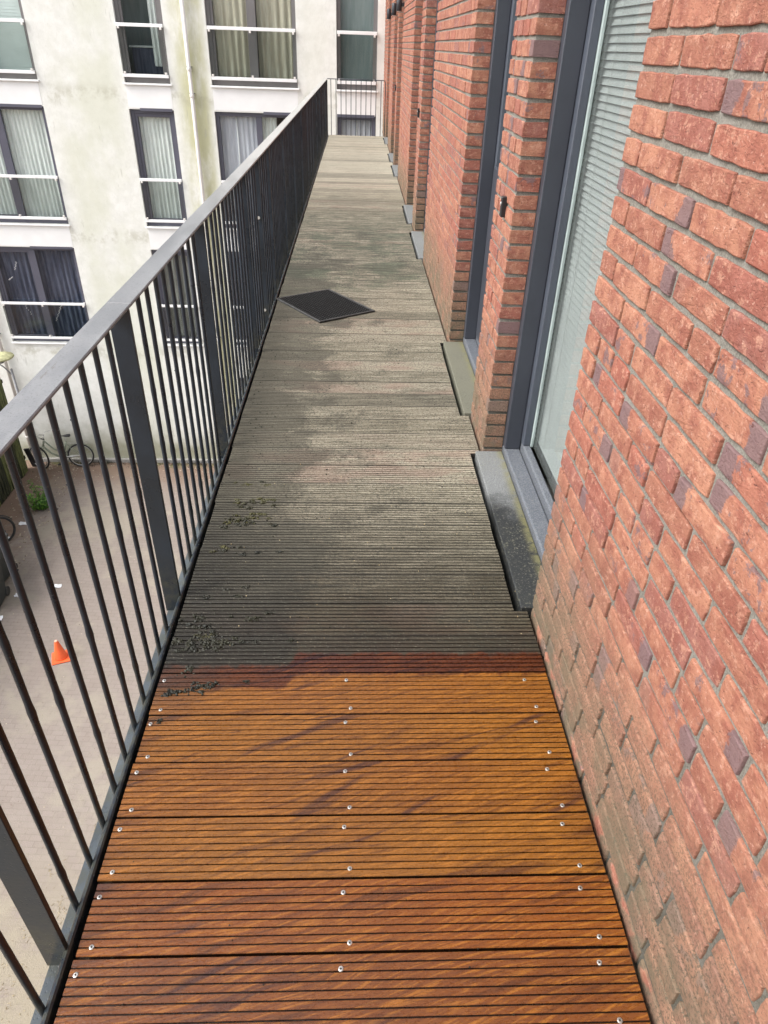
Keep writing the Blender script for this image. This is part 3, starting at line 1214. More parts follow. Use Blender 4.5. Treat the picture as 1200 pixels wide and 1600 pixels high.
# window / door frames, sills, glass and what is behind them
for i, (a, b2) in enumerate(OPEN):
    door = i in (1, 3, 5)
    # threshold slab
    mb = MB().bbox(.5455, XR - .002, a + .004, b2 - .004, -.13, .010, .003)
    part('threshold_slab', mb, M['stone'], bb_)
    # raised sill
    mb = MB()
    mb.bbox(XR, XR + .070, a - .02, b2 + .02, -.10, .040, .006)
    mb.bbox(XR + .071, XR + .105, a - .02, b2 + .02, -.10, .078, .006)
    part('sill', mb, M['sill'], bb_)
    # frame
    mb = MB()
    jw = .040
    mb.bbox(XR, XR + .068, b2 - jw, b2 + .03, .041, 2.449, .003)
    mb.bbox(XR, XR + .068, a - .03, a + jw, .041, 2.449, .003)
    mb.bbox(XR + .001, XR + .067, a + jw, b2 - jw, 2.38, 2.448, .003)
    fr = part('door_frame' if door else 'window_frame', mb, M['frame'], bb_)
    mb = MB()
    mb.bbox(XR + .069, XR + .100, b2 - jw - .040, b2 + .02, .079, 2.40, .003)
    mb.bbox(XR + .069, XR + .100, a - .02, a + jw + .04, .079, 2.40, .003)
    mb.cur = 1
    mb.bbox(XR + .1005, XR + .112, b2 - jw - .052, b2 - jw - .02, .079, 2.39, .002)
    mb.bbox(XR + .1005, XR + .112, a + jw + .02, a + jw + .052, .079, 2.39, .002)
    part('sash', mb, [M['frame_step'], M['gasket']], fr)
    if door:
        mb = MB()
        mb.bbox(XR + .058, XR + .095, a + jw + .05, b2 - jw - .05, .085, 1.0, .004)
        part('door_panel', mb, M['frame'], fr)
        gz0 = 1.0
    else:
        gz0 = .079
    mb = MB()
    mb.box(XR + .113, XR + .121, a, b2, gz0, 2.42)
    part('glass_pane', mb, M['glass_wet'], fr)
    # blind slats behind the glass
    mb = MB()
    zz = gz0 + .02
    while zz < 2.40:
        bq = len(mb.v)
        x0, x1 = XR + .132, XR + .154
        mb.box(x0, x1, a + .02, b2 - .02, zz, zz + .0012)
        for q in range(bq, bq + 8):
            v = mb.v[q]
            if v[0] > x0 + .01:
                mb.v[q] = (v[0] - .014, v[1], v[2] + .0188)
        zz += .0225
    for yy in (a + .18, (a + b2) / 2, b2 - .18):
        mb.box(XR + .1300, XR + .1305, yy - .001, yy + .001, gz0, 2.4)
    bl = part('venetian_blind', mb, M['blind_near'], fr)
    mb = MB()
    mb.box(XR + .23, XR + .24, a - .1, b2 + .1, -.02, 2.44)
    part('room_curtain', mb, M['cur_grey'], fr)

# ------------------------------------------------------------ small fittings on the brick wall
for (yb, where) in ((2.845, 'on the nearest brick pier'), (7.28, 'on the second brick pier'), (11.80, 'on the farthest narrow brick pier')):
    db = thing('doorbell', (XW, yb, 1.01), 'small black doorbell ' + where, 'doorbell', 'doorbells on the brick piers')
    part('housing', MB().bbox(XW - .018, XW + .004, yb - .014, yb + .014, .972, 1.046, .003), M['black'], db)
    part('button', MB().tube([(XW - .018, yb, 1.02), (XW - .021, yb, 1.02)], .007, 10), M['chrome'], db)
for (yl, lab) in ((10.42, 'black cylinder wall lamp nearest to the camera of the three high on the brick wall'), (11.83, 'black cylinder wall lamp in the middle of the three high on the brick wall'),
                  (13.68, 'black cylinder wall lamp farthest from the camera, beside the white building')):
    wl = thing('wall_lamp', (XW, yl, 1.935), lab, 'wall lamp', 'cylinder lamps on the brick wall')
    part('lamp_body', MB().lathe([(.030, -.066), (.034, -.062), (.034, .066), (.030, .070)], (XW - .065, yl, 1.935), 16), M['lamp_black'], wl)
    part('wall_bracket', MB().bbox(XW - .033, XW + .003, yl - .018, yl + .018, 1.915, 1.955, .003), M['lamp_black'], wl)
    part('lens', MB().lathe([(.024, 0), (.024, .004)], (XW - .065, yl, 1.935 - .0705), 14), M['white'], wl)

# ------------------------------------------------------------ rubber ring mat
A_ = Vector((-.232, 4.405)); B_ = Vector((-.530, 4.915)); C_ = Vector((.135, 4.655))
ux = (C_ - A_).normalized(); lx = .445
uy = Vector((-ux.y, ux.x)); ly = .585
mat_ = thing('door_mat', (A_.x, A_.y, 0.0), 'black rubber honeycomb door mat lying askew on the walkway boards', 'door mat', rz=math.atan2(ux.y, ux.x))
mb = MB()
mb.bbox(0, lx, 0, .016, .0012, .0125, .002)
mb.bbox(0, lx, ly - .016, ly, .0012, .0125, .002)
mb.bbox(0, .016, .0165, ly - .0165, .0012, .0123, .002)
mb.bbox(lx - .016, lx, .0165, ly - .0165, .0012, .0123, .002)
part('border', mb, M['rubber_edge_glint'], mat_, local=True)
mb = MB()
nx, ny = 19, 25
for i in range(nx):
    x = .016 + (lx - .032) * (i + .5) / nx
    mb.box(x - .0014, x + .0014, .0165, ly - .0165, .002, .0112)
for j in range(ny):
    y = .016 + (ly - .032) * (j + .5) / ny
    mb.box(.0165, lx - .0165, y - .0014, y + .0014, .0022, .0110)
for i in range(nx):
    for j in range(ny):
        x = .016 + (lx - .032) * (i + .5) / nx
        y = .016 + (ly - .032) * (j + .5) / ny
        mb.cur = 1  # knobs take the lighter rubber as a painted sparkle
        mb.box(x - .0036, x + .0036, y - .0036, y + .0036, .003, .0128)
rg = part('rubber_grid', mb, [M['rubber'], M['rubber_edge_glint']], mat_, local=True)
rg['kind'] = 'stuff'


# ------------------------------------------------------------ moss and crumbs on the boards
def clumps(name, spots, mat, label, cat):
    mb = MB()
    r = random.Random(len(spots) * 3 + 1)
    for (cx, cy, rad, cnt, size) in spots:
        if cnt > 3:
            cnt = int(cnt * 3.6)
        cores = []
        for _ in range(max(1, cnt // 12)):
            a, d = r.uniform(0, 6.28), rad * r.random() ** .7
            cores.append((cx + d * math.cos(a) * 1.6, cy + d * math.sin(a) * .6, r.uniform(.5, 1.3)))
        for _ in range(cnt):
            ccx, ccy, cs = r.choice(cores)
            gx, gy = r.gauss(0, .0085 * cs), r.gauss(0, .0042 * cs)
            if cnt <= 3:
                gx = gy = 0
            lift = max(0, .0045 * cs * (1 - math.hypot(gx, gy * 2) / (.012 * cs))) if cnt > 3 else 0
            x, y = ccx + gx, ccy + gy
            if x < -.545 or x > .56:
                continue
            s = size * (r.uniform(.35, .95) if cnt > 3 else r.uniform(.3, 1.0))
            b = len(mb.v)
            n = 6
            mb.v.append((x, y, .0008 + lift + s * r.uniform(.5, .9)))
            for k in range(n):
                q = 2 * math.pi * k / n + r.uniform(-.3, .3)
                rr = s * r.uniform(.6, 1.25)
                mb.v.append((x + rr * math.cos(q), y + rr * math.sin(q), .0008 + lift + s * r.uniform(.0, .4)))
            for k in range(n):
                q = 2 * math.pi * k / n
                mb.v.append((x + s * .9 * math.cos(q), y + s * .9 * math.sin(q), -.002))
            for k in range(n):
                k2 = (k + 1) % n
                mb.face((b, b + 1 + k, b + 1 + k2))
                mb.face((b + 1 + k, b + 1 + n + k, b + 1 + n + k2, b + 1 + k2))
    o = part(name, mb, mat)
    tag(o, label, cat, kind='stuff')
    return o


clumps('moss_clumps', [(-.47, 1.315, .035, 26, .0055), (-.44, 1.345, .03, 16, .005), (-.47, 1.40, .04, 12, .005), (-.48, 1.50, .05, 60, .006), (-.42, 1.53, .05, 30, .005), (-.36, 1.50, .05, 18, .005),
                       (-.50, 1.60, .05, 24, .006), (-.33, 1.62, .06, 14, .0045), (-.44, 1.75, .07, 18, .005), (-.40, 1.95, .09, 18, .005), (-.25, 1.5, .05, 8, .004), (-.52, 1.22, .01, 4, .004), (-.30, 1.36, .02, 5, .004), (-.40, 2.1, .1, 22, .006)],
       M['moss'], 'dark wet clumps of moss lying on the boards beside the railing', 'moss')
clumps('moss_tufts', [(-.40, 2.28, .07, 50, .006), (-.44, 2.16, .05, 24, .006), (-.36, 2.18, .09, 30, .005), (-.42, 2.42, .05, 14, .005), (-.45, 1.98, .05, 12, .005), (-.47, 1.55, .03, 14, .004)],
       M['mossg'], 'yellow green moss tufts growing between the boards near the railing', 'moss')
sp = [(rnd.uniform(-.5, .53), 1.5 + 4.2 * rnd.random() ** 1.3, .01, 1, rnd.uniform(.0016, .0046)) for _ in range(420)]
sp += [(-.53 + abs(rnd.gauss(0, .10)), rnd.uniform(1.45, 5.0), .01, 1, rnd.uniform(.0016, .005)) for _ in range(330)]
clumps('dirt_crumbs', sp, M['moss'], 'scattered dark dirt crumbs on the dirty grey boards', 'dirt')
sp = [(rnd.uniform(-.45, .55), rnd.uniform(1.48, 2.6), .01, 1, rnd.uniform(.0016, .003)) for _ in range(90)]
clumps('bark_flakes', sp, M['straw'], 'tiny pale flakes of debris on the wet dark boards', 'debris')
sp = [(rnd.uniform(-.5, .53), rnd.uniform(.5, 1.35), .01, 1, rnd.uniform(.0012, .0022)) for _ in range(36)]
clumps('wood_specks', sp, M['moss'], 'tiny dark specks of dirt on the cleaned orange boards', 'dirt')

# ------------------------------------------------------------ white building
wb = thing('white_building', (-5.0, D, G), 'white rendered apartment building with french balcony windows closing the courtyard at the back', 'building')
COLS = [(-13.0, -11.0), (-8.82, -6.755), (-4.94, -3.975), (-3.10, -1.265), (-.430, .425)]
ROWS = [(3.60, 6.00), (.70, 3.10), (-2.19, .215), (-5.08, -2.72)]
holes = []
for ci, (a, b2) in enumerate(COLS):
    for ri, (z0, z1) in enumerate(ROWS):
        holes.append((a, b2, z0, z1, ci, ri))
holes.append((-3.10, -1.265, -8.25, -5.98, 3, 4))
xs = sorted({-16.0, 4.0} | {h[0] for h in holes} | {h[1] for h in holes})
zs = sorted({G, 6.9} | {h[2] for h in holes} | {h[3] for h in holes})
mb = MB()


def quad(mb, p):
    b = len(mb.v)
    mb.v += p
    mb.face((b, b + 1, b + 2, b + 3))


for i in range(len(xs) - 1):
    for j in range(len(zs) - 1):
        xm, zm = (xs[i] + xs[i + 1]) / 2, (zs[j] + zs[j + 1]) / 2
        if any(h[0] < xm < h[1] and h[2] < zm < h[3] for h in holes):
            continue
        quad(mb, [(xs[i], D, zs[j]), (xs[i + 1], D, zs[j]), (xs[i + 1], D, zs[j + 1]), (xs[i], D, zs[j + 1])])
for (a, b2, z0, z1, ci, ri) in holes:
    y1 = D + .22
    quad(mb, [(a, D, z0), (a, D, z1), (a, y1, z1), (a, y1, z0)])
    quad(mb, [(b2, D, z0), (b2, y1, z0), (b2, y1, z1), (b2, D, z1)])
    quad(mb, [(a, D, z0), (a, y1, z0), (b2, y1, z0), (b2, D, z0)])
    quad(mb, [(a, D, z1), (b2, D, z1), (b2, y1, z1), (a, y1, z1)])
part('facade_wall', mb, M['facade'], wb)
mb = MB()
mb.box(-16, 4.0, D + 1.6, D + 10, G, 6.9)
mb.box(-16, -15.9, D + .01, D + 1.6, G, 6.9)
for zf in (3.3, .45, -2.45, -5.4):
    mb.box(-15.9, 4.0, D + .25, D + 1.6, zf - .12, zf)
part('interior_shell', mb, M['interior'], wb)
mb = MB().bbox(-16.1, 4.1, D - .05, D + 10, 6.9, 7.05, .01)
part('roof_edge', mb, M['white'], wb)
mb = MB().box(-9.0, .55, D - .10, D - .001, G + .002, G + .10)
part('plinth_kerb', mb, M['concrete'], wb)
# whiter panels between the floors, under each window
for ci, (a, b2) in enumerate(COLS):
    for (zt, zb) in ((3.57, 3.125), (.655, .24), (-2.235, -2.70)):
        mb = MB().box(a + .01, b2 - .01, D - .004, D + .01, zb, zt)
        part('spandrel_panel', mb, M['spandrel'], wb)


def curtain(x0, x1, z0, z1, y, per, amp, mat, parent, seed=0):
    r = random.Random(seed)
    mb = MB()
    n = int((x1 - x0) / per * 8)
    ph = 0
    b = 0
    for i in range(n + 1):
        x = x0 + (x1 - x0) * i / n
        ph += 2 * math.pi / 8 * r.uniform(.6, 1.5)
        dy = amp * math.sin(ph)
        mb.v.append((x, y + dy * .5, z1))
        mb.v.append((x + r.uniform(-.004, .004), y + dy, z0))
    mb.smooth = True
    for i in range(n):
        mb.face((2 * i, 2 * i + 1, 2 * i + 3, 2 * i + 2))
    return part('curtain', mb, mat, parent)


def window(a, b2, z0, z1, ci, ri):
    warm = ri <= 1
    fm = M['wframe_warm'] if warm else M['wframe']
    yf = D + .075
    fw = .085
    mb = MB()
    mb.bbox(a, a + fw, yf, yf + .07, z0, z1, .004)
    mb.bbox(b2 - fw, b2, yf, yf + .07, z0, z1, .004)
    mb.bbox(a + fw, b2 - fw, yf + .001, yf + .069, z0, z0 + .10, .004)
    mb.bbox(a + fw, b2 - fw, yf + .001, yf + .069, z1 - .085, z1, .004)
    wide = b2 - a > 1.2
    if wide:
        m = a + (b2 - a) * (.50 if ci == 1 else .515)
        if ci == 1:
            m = -7.805
        mb.bbox(m - .065, m + .065, yf + .002, yf + .068, z0 + .10, z1 - .085, .004)
    fr = part('window', mb, fm, wb)
    # opening sash
    sx0, sx1 = (a + fw, (m - .065) if wide else b2 - fw)
    if ci == 3 and ri == 2 or ci == 4:
        pass
    else:
        s = MB()
        sw = .055
        yy = yf + .02
        s.bbox(sx0, sx0 + sw, yy, yy + .06, z0 + .10, z1 - .085, .003)
        s.bbox(sx1 - sw, sx1, yy, yy + .06, z0 + .10, z1 - .085, .003)
        s.bbox(sx0 + sw, sx1 - sw, yy + .001, yy + .059, z0 + .10, z0 + .165, .003)
        s.bbox(sx0 + sw, sx1 - sw, yy + .001, yy + .059, z1 - .15, z1 - .085, .003)
        part('sash', s, fm, fr)
    part('pane', MB().box(a + fw * .9, b2 - fw * .9, yf + .035, yf + .043, z0 + .09, z1 - .08), M['glass'], fr)
    # header with its stepped roller housing
    w = b2 - a
    if ri >= 2:
        st = a + w * (.25 if ci == 2 else (.58 if ci == 3 else .5))
        if ci == 4:
            st = a + w * .0
        hb = MB().bbox(st, b2 - .03, D - .004, yf - .002, z1 - .035, z1 + .026, .003)
        part('header_strip', hb, fm, wb)
    # railing: glass pane held between white rails
    yb = D - .055
    rl = part('balcony_rail', MB().bbox(a + .015, b2 - .01, yb, yb + .035, z0 + .985, z0 + 1.045, .004), M['white'], wb)
    part('bottom_rail', MB().bbox(a + .015, b2 - .01, yb, yb + .035, z0 + .105, z0 + .165, .004), M['white'], rl)
    part('rail_glass', MB().box(a + .02, b2 - .02, yb + .012, yb + .020, z0 + .166, z0 + .984), M['glass_dark'], rl)
    pts = [a + .05, b2 - .06] + ([(a + b2) / 2 - .03] if wide else [])
    for px in pts:
        for zc in (z0 + .945, z0 + .1655):
            part('clamp', MB().bbox(px - .018, px + .022, yb - .006, yb + .05, zc, zc + .0395, .003), M['whitep'], rl)
        for zc in (z0 + 1.0, z0 + .12):
            part('rail_fixing', MB().box(px - .012, px + .014, yb + .036, yf, zc, zc + .03), M['whitep'], rl)
    part('sill', MB().bbox(a - .02, b2 + .03, D - .05, yf - .001, z0 - .035, z0 - .003, .004), M['white'], wb)
    # what hangs behind the glass
    yc = yf + .15
    sd_ = ci * 10 + ri
    if (ci, ri) in ((1, 1), (1, 0)):
        v = MB()
        zz = z0 + .1
        while zz < z1 - .08:
            v.box(a + .06, b2 - .06, yc, yc + .004, zz, zz + .050)
            zz += .055
        part('blind', v, M['blind_pale'], fr)
        part('blind_backing', MB().box(a, b2, yc + .02, yc + .025, z0, z1), M['cur_green'], fr)
    elif (ci, ri) in ((1, 2), (2, 2), (0, 1), (0, 2)):
        curtain(a, b2, z0 + .10, z1 - .02, yc, .10, .028, M['cur_green'], fr, sd_)
    elif ci == 3 and ri <= 1:
        curtain(a + .05, a + w * .53, z0 + .06, z1, yc, .15, .035, M['cur_beige'], fr, sd_)
        curtain(a + w * .55, b2 - .02, z0 + .06, z1, yc + .05, .15, .035, M['cur_beige'], fr, sd_ + 1)
    elif (ci, ri) == (3, 2):
        curtain(a, a + w * .50, z0, z1, yc, .12, .012, M['cur_lilac'], fr, sd_)
        curtain(a + w * .52, a + w * .72, z0, z1, yc, .09, .03, M['cur_green'], fr, sd_)
        part('curtain_pole', MB().tube([(a + w * .24, yc - .04, z0 + .05), (a + w * .24, yc - .04, z1 - .1)], .012, 8), M['white'], fr)
    elif (ci, ri) == (4, 2):
        curtain(a, b2, z0, z1, yc, .12, .012, M['cur_lilac'], fr, sd_)
        part('curtain_pole', MB().tube([((a + b2) / 2, yc - .04, z0 + .05), ((a + b2) / 2, yc - .04, z1 - .1)], .012, 8), M['white'], fr)
    elif ci == 4:
        part('blind', MB().box(a, b2, yc - .02, yc - .012, z0, z1), M['blind_grey'], fr)
    elif (ci, ri) == (1, 3):
        curtain(a, b2, z0, z1, yc + .03, .13, .03, M['cur_dark'], fr, sd_)
        for (gx0, gz0, gx1, gz1, ng) in ((.58, .55, .70, 1.0, 16), (.14, 1.55, .19, 1.62, 7), (.24, 1.80, .28, 1.98, 9), (.24, .96, .30, .70, 6)):
            gl_ = MB()
            for q in range(ng):
                tq = q / (ng - 1)
                gl_.lathe([(.001, -.012), (.012, 0), (.001, .012)], (a + w * (gx0 + (gx1 - gx0) * tq) + .012 * math.sin(q * 2.1), yf + .012, z0 + gz0 + (gz1 - gz0) * tq), 6, caps=False)
            part('window_garland', gl_, M['white'], fr)
    elif (ci, ri) == (2, 3):
        curtain(a, b2, z0, z1, yc, .13, .03, M['cur_grey'], fr, sd_)
    elif (ci, ri) == (2, 1):
        curtain(a + w * .62, a + w * .80, z0 + .3, z1, yc + .15, .09, .03, M['cur_green'], fr, sd_)
        part('room_cabinet', MB().bbox(a + .1, b2 - .15, yc + .35, yc + .75, z0, z0 + .62, .01), M['cur_dark'], fr)
        part('room_shelf', MB().bbox(a + .05, b2 - .12, yc + .33, yc + .78, z0 + .625, z0 + .66, .004), M['cur_green'], fr)
        part('room_back', MB().box(a - .3, b2 + .3, yc + .9, yc + .92, z0, z1), M['blind_grey'], fr)
    else:
        curtain(a, b2, z0, z1, yc, .14, .03, M['cur_dark'], fr, sd_)


for h in holes:
    window(*h)

# downpipes on the white facade
def downpipe(x, label):
    dp = thing('downpipe', (x, D - .07, G), label, 'drainpipe', 'white downpipes on the white building')
    part('pipe', MB().tube([(x, D - .075, G + .1), (x, D - .075, 6.8)], .042, 12), M['whitep'], dp)
    for zc in (.98, .50, -1.95, -4.9, -7.8, 3.9):
        part('pipe_clip', MB().lathe([(.048, -.03), (.050, -.02), (.050, .02), (.048, .03)], (x, D - .075, zc), 12), M['whitep'], dp)
        part('wall_bracket', MB().box(x - .06, x + .06, D - .060, D - .001, zc + .035, zc + .05), M['pole'], dp)
    return dp


downpipe(-3.53, 'white downpipe on the green stained strip between two window columns')
downpipe(-9.12, 'white downpipe at the left edge of the photo behind the street lamp')

# ------------------------------------------------------------ courtyard furniture
# street lamp
lp = thing('street_lamp', (-8.44, 16.2, G), 'grey street lamp with flat mossy round hood against the white facade', 'street lamp')
part('pole', MB().tube([(-8.44, 16.2, G), (-8.44, 16.2, -5.32)], [.045, .028], 12), M['pole'], lp)
part('bracket', MB().tube([(-8.44, 16.2, -5.50), (-8.60, 16.2, -5.28), (-8.86, 16.2, -5.06)], .016, 8), M['pole'], lp)
part('hood', MB().lathe([(.02, -.04), (.30, -.035), (.325, -.01), (.31, .015), (.15, .05), (.03, .065)], (-8.63, 16.2, -5.01), 28), M['lamp_disc'], lp)
part('lantern', MB().lathe([(.06, -.16), (.09, -.12), (.09, -.04)], (-8.63, 16.2, -5.01), 16), M['pole'], lp)

# traffic cone
cn = thing('traffic_cone', (-5.72, 9.72, G), 'small orange traffic cone standing on the courtyard paving', 'traffic cone', rz=.35)
mb = MB()
mb.bbox(-.17, .17, -.17, .17, 0.002, .030, .008)
part('cone_base', mb, M['cone'], cn, local=True)
part('cone_body', MB().lathe([(.125, .0305), (.118, .05), (.036, .43), (.030, .445)], (0, 0, 0), 22), M['cone'], cn, local=True)
part('cone_tip', MB().lathe([(.031, .4455), (.024, .458)], (0, 0, 0), 14), M['cone_tip'], cn, local=True)


# wheelie bins
def wheelie(x, y, rz, lidm, label):
    wbn = thing('wheelie_bin', (x, y, G), label, 'wheelie bin', 'wheelie bins by the fence', rz)
    mb = MB()
    w0, d0, w1, d1 = .22, .25, .285, .35
    b = len(mb.v)
    for (w, d, zz) in ((w0, d0, .06), (w1, d1, .93), (w1 + .015, d1 + .015, .95), (w1 + .015, d1 + .015, .99)):
        for sx, sy in ((-1, -1), (-.85, -1), (.85, -1), (1, -.9), (1, .9), (.85, 1), (-.85, 1), (-1, .9)):
            mb.v.append((sx * w, sy * d, zz))
    for k in range(3):
        for i in range(8):
            j = (i + 1) % 8
            mb.face((b + k * 8 + i, b + k * 8 + j, b + (k + 1) * 8 + j, b + (k + 1) * 8 + i))
    mb.face([b + i for i in range(8)][::-1])
    mb.face([b + 24 + i for i in range(8)])
    part('bin_body', mb, M['bin'], wbn, local=True)
    ld = MB()
    b = len(ld.v)
    for (s, zz) in ((1.0, .995), (1.0, 1.02), (.8, 1.06), (.5, 1.075)):
        for sx, sy in ((-1, -1), (-.7, -1), (.7, -1), (1, -.8), (1, .8), (.7, 1), (-.7, 1), (-1, .8)):
            ld.v.append((sx * (w1 + .02) * s, sy * (d1 + .02) * s, zz))
    for k in range(3):
        for i in range(8):
            j = (i + 1) % 8
            ld.face((b + k * 8 + i, b + k * 8 + j, b + (k + 1) * 8 + j, b + (k + 1) * 8 + i))
    ld.face([b + i for i in range(8)][::-1])
    ld.face([b + 24 + i for i in range(8)])
    part('lid', ld, lidm, wbn, local=True)
    part('handle_bar', MB().tube([(-.2, d1 + .02, .97), (-.2, d1 + .08, .99), (.2, d1 + .08, .99), (.2, d1 + .02, .97)], .013, 8), M['bin'], wbn, local=True)
    for sx in (-1, 1):
        part('wheel', MB().tube([(sx * .25, d0 + .02, .10), (sx * .20, d0 + .02, .10)], .10, 16), M['tyre'], wbn, local=True)
    return wbn


wheelie(-7.70, 11.30, .10, M['bin_lid'], 'charcoal wheelie bin with pale green lid at the left edge of the photo')
wheelie(-7.92, 12.15, -.06, M['bin_lid2'], 'charcoal wheelie bin with dark grey lid behind the green lidded one')


# bicycles
def bicycle(loc, rz, lean, mats, label):
    bk = thing('bicycle', loc, label, 'bicycle', rz=rz)
    bk.rotation_euler = (lean, 0, rz)
    fm, tm, cm = mats
    R_ = .345
    wb_ = 1.10
    steer = .55
    rear = (wb_ / 2, 0, R_)
    fr = (-wb_ / 2, 0, R_)

    def wheel(c, ax):
        w = part('wheel', MB().ring(c, R_ - .015, .023, ax, 34, 6), tm, bk, local=True)
        part('rim', MB().ring(c, R_ - .042, .010, ax, 34, 5), cm, w, local=True)
        sp = MB()
        axv = Vector(ax).normalized()
        u = Vector((0, 0, 1))
        v = axv.cross(u).normalized()
        for k in range(18):
            a = 2 * math.pi * k / 18
            p = Vector(c) + (u * math.cos(a) + v * math.sin(a)) * (R_ - .04)
            sp.tube([Vector(c) + axv * (.02 if k % 2 else -.02), p], .0016, 4, caps=False)
        sp.tube([Vector(c) - axv * .05, Vector(c) + axv * .05], .018, 8)
        part('spokes', sp, cm, w, local=True)

    axf = (math.sin(steer), math.cos(steer), 0)
    wheel(rear, (0, 1, 0))
    wheel(fr, axf)
    bbp = (.08, 0, .29)
    seat = (.24, 0, .80)
    head_t = (-.33, 0, .84)
    head_b = (-.38, 0, .68)
    f = MB()
    f.tube([bbp, (.20, 0, .66), seat], .023, 8)
    f.tube([head_b, (-.2, 0, .45), bbp], .027, 8)
    f.tube([head_t, (-.12, 0, .58), (.12, 0, .42)], .022, 8)
    f.tube([head_b, head_t], .027, 8)
    for sgn in (-1, 1):
        f.tube([(bbp[0], sgn * .03, bbp[2]), (rear[0], sgn * .05, R_)], .010, 6)
        f.tube([(.215, sgn * .015, .72), (rear[0], sgn * .05, R_)], .009, 6)
    part('frame', f, fm, bk, local=True)
    k = MB()
    side = Vector(axf) * .045
    for sgn in (-1, 1):
        k.tube([Vector(head_b) + side * sgn * .8, Vector(fr) + side * sgn], .011, 6)
    k.tube([Vector(head_b) - side, Vector(head_b) + side], .012, 6)
    part('fork', k, fm, bk, local=True)
    hb = MB()
    hv = Vector(axf)
    top = Vector((-.30, 0, 1.00))
    fw = Vector((-hv.y, hv.x, 0))
    hb.tube([head_t, top], .012, 8)
    for sgn in (-1, 1):
        hb.tube([top, top + fw * .05 + hv * sgn * .10 + Vector((0, 0, .05)), top + hv * sgn * .24 + Vector((0, 0, .06)) - fw * .02, top + hv * sgn * .28 - fw * .20 + Vector((0, 0, .04))], .011, 8)
    hbo = part('handlebar', hb, cm, bk, local=True)
    gp = MB()
    for sgn in (-1, 1):
        p = top + hv * sgn * .28 - fw * .20 + Vector((0, 0, .04))
        gp.tube([p, p - fw * .11], .017, 8)
    part('grip', gp, M['bike_black'], hbo, local=True)
    sd2 = MB()
    sd2.tube([seat, (.262, 0, .93)], .012, 8)
    part('seat_post', sd2, cm, bk, local=True)
    sa = MB()
    sa.tube([(.12, 0, .955), (.20, 0, .95), (.28, 0, .955), (.36, 0, .965), (.385, 0, .965)], [.018, .035, .07, .085, .03], 10)
    for q in range(len(sa.v)):
        v = sa.v[q]
        sa.v[q] = (v[0], v[1], .955 + (v[2] - .955) * .45)
    part('saddle', sa, M['bike_black'], bk, local=True)
    rk = MB()
    for sgn in (-1, 1):
        rk.tube([(.26, sgn * .05, .72), (.78, sgn * .06, .73)], .006, 6)
        rk.tube([(.62, sgn * .06, .73), (rear[0], sgn * .06, R_)], .005, 6)
    for xx in (.35, .50, .65, .78):
        rk.tube([(xx, -.06, .728), (xx, .06, .728)], .005, 6)
    part('rear_rack', rk, cm, bk, local=True)
    fe = MB()
    fe.ring(rear, R_ + .028, .012, (0, 1, 0), 20, 5, math.radians(-100), math.radians(70))
    fe.ring(fr, R_ + .028, .012, axf, 16, 5, math.radians(-70), math.radians(60))
    part('mudguard', fe, fm, bk, local=True)
    cr = MB()
    cr.ring((bbp[0], -.05, bbp[2]), .09, .006, (0, 1, 0), 20, 5)
    cr.tube([(bbp[0], -.06, bbp[2]), (bbp[0] - .10, -.07, bbp[2] - .13)], .009, 6)
    cr.tube([(bbp[0], .06, bbp[2]), (bbp[0] + .10, .07, bbp[2] + .13)], .009, 6)
    cr.bbox(bbp[0] - .15, bbp[0] - .06, -.16, -.075, bbp[2] - .145, bbp[2] - .120, .004)
    cr.bbox(bbp[0] + .06, bbp[0] + .15, .075, .16, bbp[2] + .12, bbp[2] + .145, .004)
    part('crankset', cr, M['bike_black'], bk, local=True)
    cg = MB()
    cg.tube([(.02, -.045, R_ - .02), (rear[0], -.045, R_ + .02)], .028, 8)
    part('chain_guard', cg, cm, bk, local=True)
    ks = MB().tube([(.20, .03, .28), (.26, .16, .015)], .008, 6)
    part('kickstand', ks, cm, bk, local=True)
    return bk


bicycle((-8.22, 17.00, G), math.radians(8), math.radians(-5), (M['bike_green'], M['tyre'], M['chrome']), 'grey green city bicycle leaning against the base of the white facade')
bicycle((-8.52, 12.95, G), math.radians(250), math.radians(12), (M['bike_black'], M['tyre'], M['bike_black']), 'black bicycle by the fence beyond the wheelie bins')

# fence at the left of the court
fc = thing('wooden_fence', (-9.1, 13.0, G), 'tall dark green stained slat fence along the left side of the courtyard', 'fence')
sl = MB().bbox(-.012, .012, -.045, .045, .02, 2.95, .003)
sl_me = sl.mesh('slat', M['slat'])
yy = 7.0
while yy < 16.85:
    inst('slat', sl_me, fc, (-9.1 + rnd.uniform(-.006, .006), yy, G), (0, 0, rnd.uniform(-.03, .03)))
    yy += .125
mb = MB()
for zz in (.35, 1.5, 2.6):
    mb.box(-9.155, -9.113, 6.9, 16.9, G + zz, G + zz + .09)
part('fence_rail', mb, M['slat'], fc)
for yy in (7, 9.4, 11.8, 14.2, 16.88):
    part('fence_post', MB().bbox(-9.24, -9.156, yy - .045, yy + .045, G, G + 3.0, .005), M['slat'], fc)
mb = MB().box(-9.30, -9.27, 6.9, 16.9, G, G + 2.9)
part('gap_backing', mb, M['gap_black'], fc)  # black sheet behind the slats, turns the gaps black

# leaning board beside the fence end
lb = thing('leaning_board', (-9.0, 17.05, G), 'short black board leaning between the fence end and the bicycle', 'board')
mb = MB()
mb.bbox(-.07, .07, -.02, .02, 0, .62, .004)
o = part('board', mb, M['bike_black'], lb, local=True)
lb.rotation_euler = (.12, -.12, 0)

